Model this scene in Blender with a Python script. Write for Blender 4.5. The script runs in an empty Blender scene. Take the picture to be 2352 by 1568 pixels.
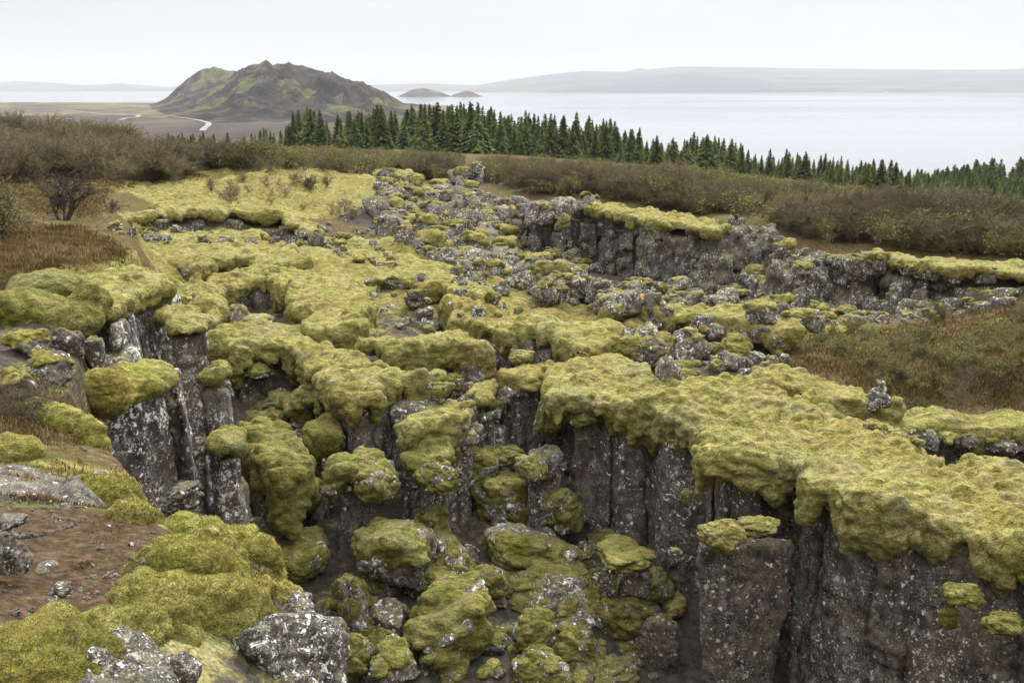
import bpy, math, random
import numpy as np
from math import radians, sin, cos, pi
C = bpy.context.scene.collection
SC = bpy.context.scene
random.seed(11)
RNG = np.random.default_rng(11)

# ------------------------------------------------------------------ camera, light, exposure
PITCH = radians(14.26)          # downward tilt; the eye is the origin of the scene (z = 0)
FPX = 2287.0                    # focal length in units of a 2352-wide picture (35 mm lens)
cam = bpy.data.cameras.new('camera'); cam.lens = 35.0; cam.sensor_width = 36.0
cam.clip_start = 0.1; cam.clip_end = 80000
co = bpy.data.objects.new('camera', cam); C.objects.link(co)
co.rotation_euler = (radians(90) - PITCH, 0, 0)
SC.camera = co

SUN_EL, SUN_AZ = radians(43), radians(16)       # high and ahead of the camera, behind thin cloud
world = bpy.data.worlds.new('World'); SC.world = world; world.use_nodes = True
wn = world.node_tree; wn.nodes.clear()
w_out = wn.nodes.new('ShaderNodeOutputWorld')
w_sky = wn.nodes.new('ShaderNodeTexSky'); w_sky.sky_type = 'NISHITA'; w_sky.sun_disc = False
w_sky.sun_elevation = SUN_EL; w_sky.sun_rotation = SUN_AZ
w_b1 = wn.nodes.new('ShaderNodeBackground'); w_b1.inputs['Strength'].default_value = 0.1
wn.links.new(w_sky.outputs[0], w_b1.inputs['Color'])
# the closed cloud deck: brighter overhead than at the horizon, as overcast skies are
w_tc = wn.nodes.new('ShaderNodeTexCoord')
w_sep = wn.nodes.new('ShaderNodeSeparateXYZ'); wn.links.new(w_tc.outputs['Generated'], w_sep.inputs[0])
w_rmp = wn.nodes.new('ShaderNodeValToRGB'); wn.links.new(w_sep.outputs['Z'], w_rmp.inputs[0])   # z below the horizon clamps to the horizon tone; land lies all round
cr = w_rmp.color_ramp
cr.elements[0].position = 0.0; cr.elements[0].color = (0.70, 0.705, 0.73, 1)
cr.elements[1].position = 1.0; cr.elements[1].color = (2.9, 2.9, 2.9, 1)
e = cr.elements.new(0.10); e.color = (0.755, 0.76, 0.785, 1)
e = cr.elements.new(0.30); e.color = (0.76, 0.77, 0.79, 1)
e = cr.elements.new(0.62); e.color = (1.55, 1.55, 1.57, 1)
w_map = wn.nodes.new('ShaderNodeMapping'); w_map.inputs['Scale'].default_value = (2, 2, 14)
wn.links.new(w_tc.outputs['Generated'], w_map.inputs[0])
w_noi = wn.nodes.new('ShaderNodeTexNoise'); w_noi.inputs['Scale'].default_value = 1.3
w_noi.inputs['Detail'].default_value = 4
wn.links.new(w_map.outputs[0], w_noi.inputs['Vector'])
w_mr = wn.nodes.new('ShaderNodeMapRange'); wn.links.new(w_noi.outputs[0], w_mr.inputs[0])
w_mr.inputs[1].default_value = 0.3; w_mr.inputs[2].default_value = 0.7
w_mr.inputs[3].default_value = 0.95; w_mr.inputs[4].default_value = 1.05
w_az = wn.nodes.new('ShaderNodeMapRange'); wn.links.new(w_sep.outputs['X'], w_az.inputs[0])   # the deck is a little greyer to the left
w_az.inputs[1].default_value = -0.6; w_az.inputs[2].default_value = 0.1; w_az.inputs[3].default_value = 0.90; w_az.inputs[4].default_value = 1.03
w_mm = wn.nodes.new('ShaderNodeMath'); w_mm.operation = 'MULTIPLY'; wn.links.new(w_az.outputs[0], w_mm.inputs[0]); wn.links.new(w_mr.outputs[0], w_mm.inputs[1])
w_mul = wn.nodes.new('ShaderNodeVectorMath'); w_mul.operation = 'SCALE'
wn.links.new(w_rmp.outputs[0], w_mul.inputs[0]); wn.links.new(w_mm.outputs[0], w_mul.inputs['Scale'])
w_b2 = wn.nodes.new('ShaderNodeBackground'); w_b2.inputs['Strength'].default_value = 1.0
wn.links.new(w_mul.outputs[0], w_b2.inputs['Color'])
w_mix = wn.nodes.new('ShaderNodeMixShader'); w_mix.inputs[0].default_value = 0.95
wn.links.new(w_b1.outputs[0], w_mix.inputs[1]); wn.links.new(w_b2.outputs[0], w_mix.inputs[2])
wn.links.new(w_mix.outputs[0], w_out.inputs[0])

sun = bpy.data.lights.new('sun', 'SUN'); sun.energy = 4.0; sun.angle = radians(16); sun.color = (1, 0.97, 0.92)
so = bpy.data.objects.new('sun', sun); C.objects.link(so)
so.rotation_euler = (radians(90) - SUN_EL, 0, pi - SUN_AZ)     # checked below: light comes from azimuth SUN_AZ
_d = np.array([sin(SUN_AZ) * cos(SUN_EL), cos(SUN_AZ) * cos(SUN_EL), sin(SUN_EL)])
import mathutils
so.rotation_euler = mathutils.Vector(_d).to_track_quat('Z', 'Y').to_euler()

SC.view_settings.view_transform = 'Standard'; SC.view_settings.look = 'None'
SC.view_settings.exposure = 0.22; SC.view_settings.gamma = 1.0
SC.cycles.max_bounces = 6; SC.cycles.diffuse_bounces = 2; SC.cycles.glossy_bounces = 2
SC.cycles.transmission_bounces = 2; SC.cycles.transparent_max_bounces = 4; SC.cycles.volume_bounces = 0
SC.cycles.use_denoising = True

# ------------------------------------------------------------------ picture <-> world
cP, sP = cos(PITCH), sin(PITCH)
def ray(u, v):
    a = (np.asarray(u, float) - 1176) / FPX; b = (784 - np.asarray(v, float)) / FPX
    return a, cP + b * sP, -sP + b * cP
def at_z(u, v, z):
    dx, dy, dz = ray(u, v); t = z / dz
    return dx * t, dy * t
def at_y(u, v, Y):
    dx, dy, dz = ray(u, v); t = Y / dy
    return np.array([dx * t, Y, dz * t])

# ------------------------------------------------------------------ noise
def _h(ix, iy, iz, seed):
    with np.errstate(over='ignore'):
        h = (ix.astype(np.uint32) * np.uint32(374761393) + iy.astype(np.uint32) * np.uint32(668265263)
             + iz.astype(np.uint32) * np.uint32(2246822519) + np.uint32((seed * 3266489917) & 0xffffffff))
        h = (h ^ (h >> np.uint32(13))) * np.uint32(1274126177)
        h = (h ^ (h >> np.uint32(15))) * np.uint32(2246822519)
        return h ^ (h >> np.uint32(16))
def hf(ix, iy, iz, seed):
    return _h(np.asarray(ix).astype(np.int64), np.asarray(iy).astype(np.int64), np.asarray(iz).astype(np.int64), seed).astype(np.float64) / 4294967296.0
_G = np.array([[1,1,0],[-1,1,0],[1,-1,0],[-1,-1,0],[1,0,1],[-1,0,1],[1,0,-1],[-1,0,-1],[0,1,1],[0,-1,1],[0,1,-1],[0,-1,-1],[1,1,0],[-1,1,0],[0,-1,1],[0,-1,-1]], float)
def noise(x, y, z=0.0, seed=0):
    x, y, z = np.broadcast_arrays(np.asarray(x, float), np.asarray(y, float), np.asarray(z, float))
    xi, yi, zi = np.floor(x).astype(np.int64), np.floor(y).astype(np.int64), np.floor(z).astype(np.int64)
    fx, fy, fz = x - xi, y - yi, z - zi
    ux, uy, uz = (f * f * f * (f * (f * 6 - 15) + 10) for f in (fx, fy, fz))
    out = 0
    for i in (0, 1):
        wx = ux if i else 1 - ux
        for j in (0, 1):
            wy = uy if j else 1 - uy
            for k in (0, 1):
                wz = uz if k else 1 - uz
                g = _G[_h(xi + i, yi + j, zi + k, seed) & np.uint32(15)]
                out = out + wx * wy * wz * (g[..., 0] * (fx - i) + g[..., 1] * (fy - j) + g[..., 2] * (fz - k))
    return out
def fbm(x, y, z=0.0, seed=0, octv=4):
    s, a, f = 0, 1.0, 1.0
    for o in range(octv):
        s = s + a * noise(np.asarray(x) * f, np.asarray(y) * f, np.asarray(z) * f, seed + o * 7); a *= 0.5; f *= 2.03
    return s
def billow(x, y, z=0.0, seed=0):
    return np.minimum(np.abs(noise(x, y, z, seed)) * 2.0, 1.2)
def vor(x, y, s, seed):
    """columns: distances to the nearest and second nearest seed (metres) and three random numbers per column"""
    gx, gy = np.floor(x / s).astype(np.int64), np.floor(y / s).astype(np.int64)
    f1 = np.full(x.shape, 1e9); f2 = np.full(x.shape, 1e9); bi = np.zeros(x.shape, np.int64); bj = np.zeros(x.shape, np.int64)
    for i in (-1, 0, 1):
        for j in (-1, 0, 1):
            cx, cy = gx + i, gy + j
            px = (cx + 0.15 + 0.7 * hf(cx, cy, 0 * cx, seed)) * s; py = (cy + 0.15 + 0.7 * hf(cx, cy, 0 * cx + 1, seed)) * s
            d = np.hypot(px - x, py - y)
            m = d < f1
            f2 = np.where(m, f1, np.minimum(f2, d)); bi = np.where(m, cx, bi); bj = np.where(m, cy, bj); f1 = np.where(m, d, f1)
    return f1, f2, hf(bi, bj, bi * 0 + 2, seed), hf(bi, bj, bi * 0 + 3, seed), hf(bi, bj, bi * 0 + 4, seed)
def sstep(a, b, x):
    t = np.clip((x - a) / (b - a), 0, 1); return t * t * (3 - 2 * t)
def polysd(x, y, poly):
    """signed distance in plan to a polygon, negative inside"""
    sh = x.shape; x = x.ravel(); y = y.ravel(); d = np.full(x.shape, 1e18); ins = np.zeros(x.shape, bool)
    n = len(poly)
    for i in range(n):
        ax, ay = poly[i]; bx, by = poly[(i + 1) % n]
        ex, ey = bx - ax, by - ay; L = ex * ex + ey * ey + 1e-12
        t = np.clip(((x - ax) * ex + (y - ay) * ey) / L, 0, 1)
        d = np.minimum(d, (x - ax - t * ex) ** 2 + (y - ay - t * ey) ** 2)
        c = ((ay > y) != (by > y)) & (x < (bx - ax) * (y - ay) / (by - ay + 1e-18) + ax)
        ins ^= c
    d = np.sqrt(d); return np.where(ins, -d, d).reshape(sh)

# ------------------------------------------------------------------ meshes
def mesh(name, V, quads=None, tris=None, mats=(), smooth=True, matidx=None, attr=None):
    me = bpy.data.meshes.new(name)
    V = np.asarray(V, np.float32); nq = 0 if quads is None else len(quads); nt = 0 if tris is None else len(tris)
    me.vertices.add(len(V)); me.vertices.foreach_set('co', V.ravel())
    loops = []
    if nq: loops.append(np.asarray(quads, np.int32).ravel())
    if nt: loops.append(np.asarray(tris, np.int32).ravel())
    lo = np.concatenate(loops)
    me.loops.add(len(lo)); me.loops.foreach_set('vertex_index', lo)
    tot = np.concatenate([np.full(nq, 4, np.int32), np.full(nt, 3, np.int32)])
    st = np.concatenate([[0], np.cumsum(tot)[:-1]]).astype(np.int32)
    me.polygons.add(nq + nt); me.polygons.foreach_set('loop_start', st); me.polygons.foreach_set('loop_total', tot)
    if smooth: me.polygons.foreach_set('use_smooth', np.ones(nq + nt, bool))
    for m in mats: me.materials.append(m)
    if matidx is not None: me.polygons.foreach_set('material_index', np.asarray(matidx, np.int32))
    if attr is not None:
        a = me.attributes.new('cover', 'FLOAT_COLOR', 'POINT'); a.data.foreach_set('color', np.asarray(attr, np.float32).ravel())
    me.update(calc_edges=True); me.validate()
    return me
def link(name, me, parent=None, loc=None):
    o = bpy.data.objects.new(name, me); C.objects.link(o)
    if parent is not None: o.parent = parent
    if loc is not None: o.location = loc
    return o
def tag(o, label, cat=None, group=None, kind=None):
    if label: o['label'] = label
    if cat: o['category'] = cat
    if group: o['group'] = group
    if kind: o['kind'] = kind
    return o
def thing(name, loc, label, cat, group=None):
    o = bpy.data.objects.new(name, None); C.objects.link(o); o.location = loc; o.empty_display_size = 0.2
    return tag(o, label, cat, group)

def nets(F, o, h):
    """surface nets of a sampled field, negative inside"""
    ins = F < 0
    nx, ny, nz = F.shape
    cnt = np.zeros((nx - 1, ny - 1, nz - 1), np.int8)
    for i in (0, 1):
        for j in (0, 1):
            for k in (0, 1):
                cnt += ins[i:nx - 1 + i, j:ny - 1 + j, k:nz - 1 + k]
    act = (cnt > 0) & (cnt < 8)
    I, J, K = np.nonzero(act)
    vid = np.full(act.shape, -1, np.int32); vid[I, J, K] = np.arange(len(I), dtype=np.int32)
    cor = {}
    for i in (0, 1):
        for j in (0, 1):
            for k in (0, 1): cor[i, j, k] = F[I + i, J + j, K + k]
    P = np.zeros((len(I), 3)); n = np.zeros(len(I))
    for c0 in cor:
        for ax in range(3):
            if c0[ax]: continue
            c1 = list(c0); c1[ax] = 1; c1 = tuple(c1)
            a, b = cor[c0], cor[c1]; m = (a < 0) != (b < 0)
            t = np.where(m, a / np.where(m, a - b, 1), 0)
            for q in range(3): P[:, q] += np.where(m, c0[q] + (t if q == ax else 0), 0)
            n += m
    P = P / n[:, None] + np.stack([I, J, K], 1)
    P = P * h + np.asarray(o)
    Q = []
    for ax in range(3):
        A = ins if True else None
        s0 = [slice(None)] * 3; s1 = [slice(None)] * 3; s0[ax] = slice(0, -1); s1[ax] = slice(1, None)
        d = A[tuple(s0)] != A[tuple(s1)]
        b, c = [(1, 2), (2, 0), (0, 1)][ax]
        i3 = np.nonzero(d); i3 = [np.asarray(q) for q in i3]
        ok = (i3[b] > 0) & (i3[c] > 0) & (i3[b] < F.shape[b] - 1) & (i3[c] < F.shape[c] - 1)
        i3 = [q[ok] for q in i3]
        flip = A[tuple(i3)]
        def g(db, dc):
            q = [x.copy() for x in i3]; q[b] = q[b] + db; q[c] = q[c] + dc
            return vid[tuple(q)]
        q = np.stack([g(-1, -1), g(0, -1), g(0, 0), g(-1, 0)], 1)
        q[~flip] = q[~flip][:, ::-1]
        Q.append(q)
    Q = np.concatenate(Q); Q = Q[(Q >= 0).all(1)]
    return P, Q
def normals(V, Q):
    n = np.cross(V[Q[:, 2]] - V[Q[:, 0]], V[Q[:, 3 if Q.shape[1] == 4 else 1]] - V[Q[:, 1 if Q.shape[1] == 4 else 0]])
    if Q.shape[1] == 3: n = np.cross(V[Q[:, 1]] - V[Q[:, 0]], V[Q[:, 2]] - V[Q[:, 0]])
    N = np.zeros_like(V)
    for q in range(3):
        w = np.repeat(n[:, q], Q.shape[1]); N[:, q] = np.bincount(Q.ravel(), w, len(V))
    return N / (np.linalg.norm(N, axis=1, keepdims=True) + 1e-12)
def relax(V, Q, it=1, f=0.5):
    for _ in range(it):
        S = np.zeros_like(V); cnt = np.bincount(Q.ravel(), None, len(V))
        m = V[Q].mean(1)
        for q in range(3): S[:, q] = np.bincount(Q.ravel(), np.repeat(m[:, q], 4), len(V))
        V = V + f * (S / np.maximum(cnt, 1)[:, None] - V)
    return V
def pieces(V, Q, small=60):
    """split into connected pieces, largest first; crumbs under `small` vertices are dropped"""
    lab = np.arange(len(V))
    for _ in range(200):
        m = lab[Q].min(1); new = lab.copy(); np.minimum.at(new, Q.ravel(), np.repeat(m, Q.shape[1])); new = np.minimum(new, new[new])
        if (new == lab).all(): break
        lab = new
    ids, cnt = np.unique(lab, return_counts=True); out = []
    for i in ids[np.argsort(-cnt)]:
        k = lab == i
        if k.sum() < small and out: continue
        idx = np.cumsum(k) - 1; out.append((V[k], idx[Q[k[Q[:, 0]]]]))
    return out
def prune(V, Q, drop):
    """delete vertices flagged and faces that use them"""
    keep = ~drop[Q].all(1); Q = Q[keep]
    used = np.zeros(len(V), bool); used[Q.ravel()] = True
    idx = np.cumsum(used) - 1
    return V[used], idx[Q]
# ------------------------------------------------------------------ materials
class NT:
    def __init__(s, name):
        s.m = bpy.data.materials.new(name); s.m.use_nodes = True; s.t = s.m.node_tree; s.t.nodes.clear()
        s.out = s.t.nodes.new('ShaderNodeOutputMaterial'); s.b = s.t.nodes.new('ShaderNodeBsdfPrincipled')
        s.t.links.new(s.b.outputs[0], s.out.inputs[0]); s.b.inputs['Specular IOR Level'].default_value = 0.15
        s.b.inputs['Roughness'].default_value = 0.95
        s.geo = s.t.nodes.new('ShaderNodeNewGeometry'); s.pos = s.geo.outputs['Position']
    def n(s, t, **k):
        x = s.t.nodes.new(t)
        for a, b in k.items(): setattr(x, a, b)
        return x
    def set(s, inp, v):
        if isinstance(v, tuple) and len(v) == 3 and inp.type == 'RGBA': v = (*v, 1)
        if hasattr(v, 'is_output'): s.t.links.new(v, inp)
        else: inp.default_value = v
    def noise(s, scale, detail=3, rough=0.55, vec=None, dist=0.0):
        x = s.n('ShaderNodeTexNoise'); x.inputs['Scale'].default_value = scale; x.inputs['Detail'].default_value = detail
        x.inputs['Roughness'].default_value = rough; x.inputs['Distortion'].default_value = dist
        s.set(x.inputs['Vector'], vec if vec is not None else s.pos); return x.outputs[0]
    def vor(s, scale, vec=None, out='Distance', feature='F1', rnd=1.0):
        x = s.n('ShaderNodeTexVoronoi', feature=feature); x.inputs['Scale'].default_value = scale
        x.inputs['Randomness'].default_value = rnd
        s.set(x.inputs['Vector'], vec if vec is not None else s.pos); return x.outputs[out]
    def scale(s, v, vec=None):
        x = s.n('ShaderNodeMapping'); x.inputs['Scale'].default_value = v; s.set(x.inputs[0], vec if vec is not None else s.pos); return x.outputs[0]
    def math(s, op, a, b=0.0, c=None, clamp=False):
        x = s.n('ShaderNodeMath', operation=op, use_clamp=clamp); s.set(x.inputs[0], a); s.set(x.inputs[1], b)
        if c is not None: s.set(x.inputs[2], c)
        return x.outputs[0]
    def rng(s, v, a, b, lo=0.0, hi=1.0):
        x = s.n('ShaderNodeMapRange', clamp=True); s.set(x.inputs[0], v)
        for i, q in enumerate((a, b, lo, hi)): s.set(x.inputs[i + 1], q)
        return x.outputs[0]
    def ramp(s, v, *st):
        x = s.n('ShaderNodeValToRGB'); s.set(x.inputs[0], v); r = x.color_ramp
        r.elements[0].position = st[0][0]; r.elements[0].color = (*st[0][1], 1)
        r.elements[1].position = st[-1][0]; r.elements[1].color = (*st[-1][1], 1)
        for p, c in st[1:-1]: r.elements.new(p).color = (*c, 1)
        return x.outputs[0]
    def mix(s, f, a, b, mode='MIX'):
        x = s.n('ShaderNodeMix', data_type='RGBA', blend_type=mode); s.set(x.inputs[0], f)
        s.set(x.inputs[6], (*a, 1) if isinstance(a, tuple) else a); s.set(x.inputs[7], (*b, 1) if isinstance(b, tuple) else b)
        return x.outputs[2]
    def bump(s, h, strength=0.5, dist=0.02, prev=None):
        x = s.n('ShaderNodeBump'); x.inputs['Strength'].default_value = strength; x.inputs['Distance'].default_value = dist
        s.set(x.inputs['Height'], h)
        if prev is not None: s.set(x.inputs['Normal'], prev)
        return x.outputs[0]
    def sep(s, v):
        x = s.n('ShaderNodeSeparateXYZ'); s.set(x.inputs[0], v); return x.outputs
    def done(s, col, normal=None, rough=None, spec=None):
        s.set(s.b.inputs['Base Color'], col)
        if normal is not None: s.set(s.b.inputs['Normal'], normal)
        if rough is not None: s.set(s.b.inputs['Roughness'], rough)
        if spec is not None: s.b.inputs['Specular IOR Level'].default_value = spec
        return s.m

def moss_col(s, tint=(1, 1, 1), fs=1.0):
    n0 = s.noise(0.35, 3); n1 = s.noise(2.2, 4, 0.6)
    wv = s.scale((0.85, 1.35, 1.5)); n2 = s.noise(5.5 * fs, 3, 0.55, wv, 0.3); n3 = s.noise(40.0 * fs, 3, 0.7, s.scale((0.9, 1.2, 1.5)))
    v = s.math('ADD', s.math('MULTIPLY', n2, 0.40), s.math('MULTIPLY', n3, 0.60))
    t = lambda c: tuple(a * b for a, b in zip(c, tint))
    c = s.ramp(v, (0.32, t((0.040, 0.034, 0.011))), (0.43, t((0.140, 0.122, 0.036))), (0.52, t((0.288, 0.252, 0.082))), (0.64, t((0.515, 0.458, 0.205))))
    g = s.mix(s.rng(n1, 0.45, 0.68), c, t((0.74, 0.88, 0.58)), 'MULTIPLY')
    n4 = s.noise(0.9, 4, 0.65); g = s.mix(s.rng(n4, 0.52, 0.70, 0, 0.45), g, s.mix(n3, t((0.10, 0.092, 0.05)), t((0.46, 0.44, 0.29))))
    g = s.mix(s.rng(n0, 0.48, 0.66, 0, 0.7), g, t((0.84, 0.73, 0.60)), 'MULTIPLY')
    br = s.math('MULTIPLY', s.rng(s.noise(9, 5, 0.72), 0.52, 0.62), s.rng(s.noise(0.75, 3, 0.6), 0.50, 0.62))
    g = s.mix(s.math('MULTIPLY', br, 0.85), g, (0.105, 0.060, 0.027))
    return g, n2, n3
def make_moss(name, tint=(1, 1, 1), bs=1.0, fs=1.0):
    s = NT(name); c, n2, n3 = moss_col(s, tint, fs)
    b = s.bump(n2, 1.0, 0.13 * bs); b = s.bump(n3, 0.8, 0.03 * bs, b)
    s.b.inputs['Sheen Weight'].default_value = 0.12; s.b.inputs['Sheen Roughness'].default_value = 0.6
    s.b.inputs['Sheen Tint'].default_value = (0.9, 0.9, 0.5, 1)
    return s.done(c, b, 1.0, 0.05)
M_MOSS = make_moss('moss')
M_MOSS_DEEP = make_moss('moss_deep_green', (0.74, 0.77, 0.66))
M_MOSS_FG = make_moss('moss_fresh', (0.90, 0.92, 0.74), 0.35, 2.4)

def make_rock(name, white=0.0, base=1.0, brown=0.0, filmy=0.8, fs=1.0):
    s = NT(name)
    if fs != 1.0: s.pos = s.scale((fs, fs, fs))
    n0 = s.noise(0.9, 4); n1 = s.noise(5.0, 5, 0.65); st = s.noise(2.2, 4, 0.6, s.scale((3.0, 3.0, 0.35)))
    c = s.ramp(n1, (0.30, (0.020 * base, 0.017 * base, 0.014 * base)), (0.52, (0.082 * base, 0.069 * base, 0.057 * base)), (0.72, (0.215 * base, 0.185 * base, 0.155 * base)))
    c = s.mix(s.rng(st, 0.50, 0.64, 0, 0.85), c, (0.030, 0.025, 0.023))
    c = s.mix(s.rng(n0, 0.50, 0.68, 0, 0.6 + brown), c, (0.155, 0.118, 0.078))
    # grey-green crust lichens, then pale rosettes and white spots
    cr_ = s.math('MULTIPLY', s.rng(s.noise(24, 4, 0.7), 0.52, 0.60), s.rng(s.noise(1.7, 3), 0.40, 0.56))
    c = s.mix(s.math('MULTIPLY', cr_, 0.85), c, (0.215, 0.215, 0.178))
    wv = s.n('ShaderNodeVectorMath', operation='ADD'); s.set(wv.inputs[0], s.pos)
    nz = s.n('ShaderNodeTexNoise'); nz.inputs['Scale'].default_value = 16; nz.inputs['Detail'].default_value = 4
    s.set(nz.inputs['Vector'], s.pos)
    sc = s.n('ShaderNodeVectorMath', operation='SCALE'); s.set(sc.inputs[0], nz.outputs[1]); sc.inputs['Scale'].default_value = 0.16
    s.set(wv.inputs[1], sc.outputs[0])
    big = s.noise(1.1, 3, 0.6)
    for scl, r0, amt, colr in ((5.0, 0.30, 0.0, (0.50, 0.47, 0.40)), (9.0, 0.36, 0.06, (0.80, 0.80, 0.77)), (20.0, 0.36, 0.03, (0.78, 0.78, 0.75))):
        d = s.vor(scl, wv.outputs[0]); rc = s.sep(s.vor(scl, wv.outputs[0], 'Color'))[0]
        pick = s.math('LESS_THAN', rc, s.rng(big, 0.42, 0.70, 0.0 + amt * 0.5 + white * 0.15, 0.20 + amt + white * 0.9))
        m = s.math('MULTIPLY', pick, s.rng(d, r0, r0 - 0.09))
        c = s.mix(s.math('MULTIPLY', m, 0.9), c, colr)
    wht = s.math('MULTIPLY', s.rng(s.noise(9.0, 6, 0.75), 0.595 - white * 0.15, 0.63 - white * 0.15), s.rng(s.noise(0.8, 2), 0.45, 0.58))
    c = s.mix(wht, c, (0.80, 0.80, 0.77))
    spk = s.math('MULTIPLY', s.rng(s.noise(36, 4, 0.7), 0.545, 0.61), s.rng(s.noise(2.2, 3), 0.42, 0.56))
    c = s.mix(s.math('MULTIPLY', spk, 0.75), c, (0.42, 0.42, 0.38))
    # thin moss film on level ledges
    up = s.sep(s.geo.outputs['Normal'])[2]
    film = s.math('MULTIPLY', s.rng(up, 0.35, 0.8), s.rng(s.noise(5, 4, 0.65), 0.46, 0.58))
    c = s.mix(s.math('MULTIPLY', film, filmy), c, s.ramp(s.noise(30, 3), (0.35, (0.05, 0.045, 0.012)), (0.65, (0.22, 0.20, 0.045))))
    b = s.bump(n1, 0.6, 0.06); b = s.bump(s.noise(28, 4, 0.7), 0.6, 0.02, b)
    return s.done(c, b, 0.92, 0.25)
M_ROCK = make_rock('basalt', 0.05, 1.15)
M_ROCK_L = make_rock('basalt_lichen', 0.29, 1.4)
M_ROCK_B = make_rock('basalt_brown', -0.02, 1.25, 0.25)
M_STONE = make_rock('weathered_stone', -0.04, 1.5, 0.0, 0.15, 2.2)
M_SPOT = make_rock('spotted_rock', 0.36, 0.9, 0.0, 0.3)
M_SPOT_FG = make_rock('crusted_rock', 0.26, 1.0, 0.1, 0.3, 2.6)

def make_ground():
    s = NT('ground')
    at = s.n('ShaderNodeAttribute', attribute_name='cover'); R, G, B = s.sep(at.outputs['Vector'])[:3]; A = at.outputs['Alpha']
    wob = s.math('ADD', s.math('MULTIPLY', s.math('SUBTRACT', s.noise(0.9, 5, 0.65), 0.5), 1.5), s.math('MULTIPLY', s.math('SUBTRACT', s.noise(8, 4, 0.65), 0.5), 0.8))
    mc, n2, n3 = moss_col(s, (0.92, 0.92, 0.95))
    # heath: rust, brown, dull green, straw
    h = s.ramp(s.noise(9, 6, 0.72), (0.32, (0.040, 0.027, 0.014)), (0.45, (0.085, 0.060, 0.030)), (0.56, (0.135, 0.102, 0.050)), (0.70, (0.250, 0.195, 0.105)))
    h = s.mix(s.rng(s.noise(0.7, 4), 0.50, 0.66), h, s.ramp(s.noise(12, 5, 0.7), (0.35, (0.045, 0.05, 0.013)), (0.65, (0.16, 0.165, 0.045))))
    d = s.ramp(s.noise(16, 6, 0.7), (0.30, (0.034, 0.023, 0.014)), (0.50, (0.090, 0.061, 0.036)), (0.70, (0.175, 0.125, 0.076)))
    r = s.ramp(s.noise(6, 5, 0.7), (0.3, (0.03, 0.026, 0.02)), (0.7, (0.12, 0.105, 0.085)))
    c = s.mix(s.rng(s.math('ADD', B, s.math('MULTIPLY', wob, 0.7)), 0.45, 0.6), h, r)
    c = s.mix(s.rng(s.math('ADD', R, s.math('MULTIPLY', wob, 0.8)), 0.44, 0.58), c, mc)
    c = s.mix(s.rng(s.math('ADD', G, s.math('MULTIPLY', wob, 0.35)), 0.46, 0.58), c, d)
    # the far plain: purple-brown scrub and olive flats
    pv = s.scale((0.010, 0.0035, 0.01))
    p = s.ramp(s.noise(1.2, 8, 0.68, pv), (0.36, (0.050, 0.040, 0.036)), (0.50, (0.105, 0.088, 0.058)), (0.62, (0.200, 0.185, 0.095)))
    px, py, pz = s.sep(s.pos)
    fl = s.math('ADD', s.rng(py, 1050, 1750), s.math('MULTIPLY', s.math('SUBTRACT', s.noise(1.0, 5, 0.6, pv), 0.5), 0.9))
    p = s.mix(s.rng(fl, 0.3, 0.7), s.mix(0.65, p, (0.055, 0.042, 0.042)), p)
    c = s.mix(A, c, p)
    b = s.bump(s.noise(9, 4, 0.65), 0.7, 0.06); b = s.bump(s.noise(45, 4, 0.7), 0.9, 0.02, b)
    return s.done(c, b, 1.0, 0.05)
M_GROUND = make_ground()

def simple(name, lo, hi, scale=20, rough=0.95, spec=0.1, bump=0.0, rnd=0.0):
    s = NT(name); c = s.ramp(s.noise(scale, 3, 0.6), (0.3, lo), (0.7, hi))
    if rnd:
        oi = s.n('ShaderNodeObjectInfo'); k = s.rng(oi.outputs['Random'], 0, 1, 1 - rnd, 1 + rnd)
        x = s.n('ShaderNodeVectorMath', operation='SCALE'); s.set(x.inputs[0], c); s.set(x.inputs['Scale'], k); c = x.outputs[0]
    return s.done(c, s.bump(s.noise(scale * 2, 3), bump, 0.01) if bump else None, rough, spec)
M_TWIG = simple('twig_bark', (0.085, 0.066, 0.046), (0.20, 0.158, 0.108), 3, rnd=0.3)
M_TWIG_D = simple('dark_bark', (0.035, 0.029, 0.026), (0.11, 0.093, 0.083), 6)
M_TWIG_FAR = simple('thicket_twigs', (0.095, 0.079, 0.045), (0.235, 0.197, 0.112), 0.12)
M_LEAF = simple('birch_leaf', (0.17, 0.17, 0.05), (0.34, 0.33, 0.10), 1.5, rnd=0.25)
M_LEAF_FAR = simple('thicket_leaves', (0.13, 0.135, 0.04), (0.32, 0.31, 0.10), 0.15)
M_SPRUCE = simple('spruce_needles', (0.036, 0.050, 0.014), (0.165, 0.185, 0.052), 0.9, rnd=0.45)
M_SPRUCE_L = simple('young_spruce_needles', (0.045, 0.070, 0.022), (0.17, 0.215, 0.07), 1.2, rnd=0.3)
M_TRUNK = simple('spruce_bark', (0.05, 0.04, 0.034), (0.12, 0.10, 0.085), 5)
M_HEATH = simple('heath_twigs', (0.085, 0.050, 0.026), (0.24, 0.145, 0.070), 1.3)
M_HEATH_G = simple('heath_leaves', (0.09, 0.09, 0.03), (0.25, 0.24, 0.08), 1.3)
M_STRAW = simple('dry_grass', (0.20, 0.15, 0.07), (0.42, 0.34, 0.18), 3)
M_RUST = simple('rust_red_shoots', (0.12, 0.035, 0.012), (0.25, 0.10, 0.03), 5)
M_TUFT = simple('moss_tips', (0.20, 0.182, 0.045), (0.56, 0.50, 0.16), 9)
M_TUFT2 = simple('moss_tips_dark', (0.07, 0.066, 0.02), (0.28, 0.25, 0.07), 9)
M_SOIL = simple('bare_peat', (0.035, 0.021, 0.013), (0.12, 0.074, 0.044), 14, bump=0.6)
M_ROAD = simple('pale_road', (0.24, 0.23, 0.23), (0.30, 0.29, 0.29), 0.05)
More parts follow.
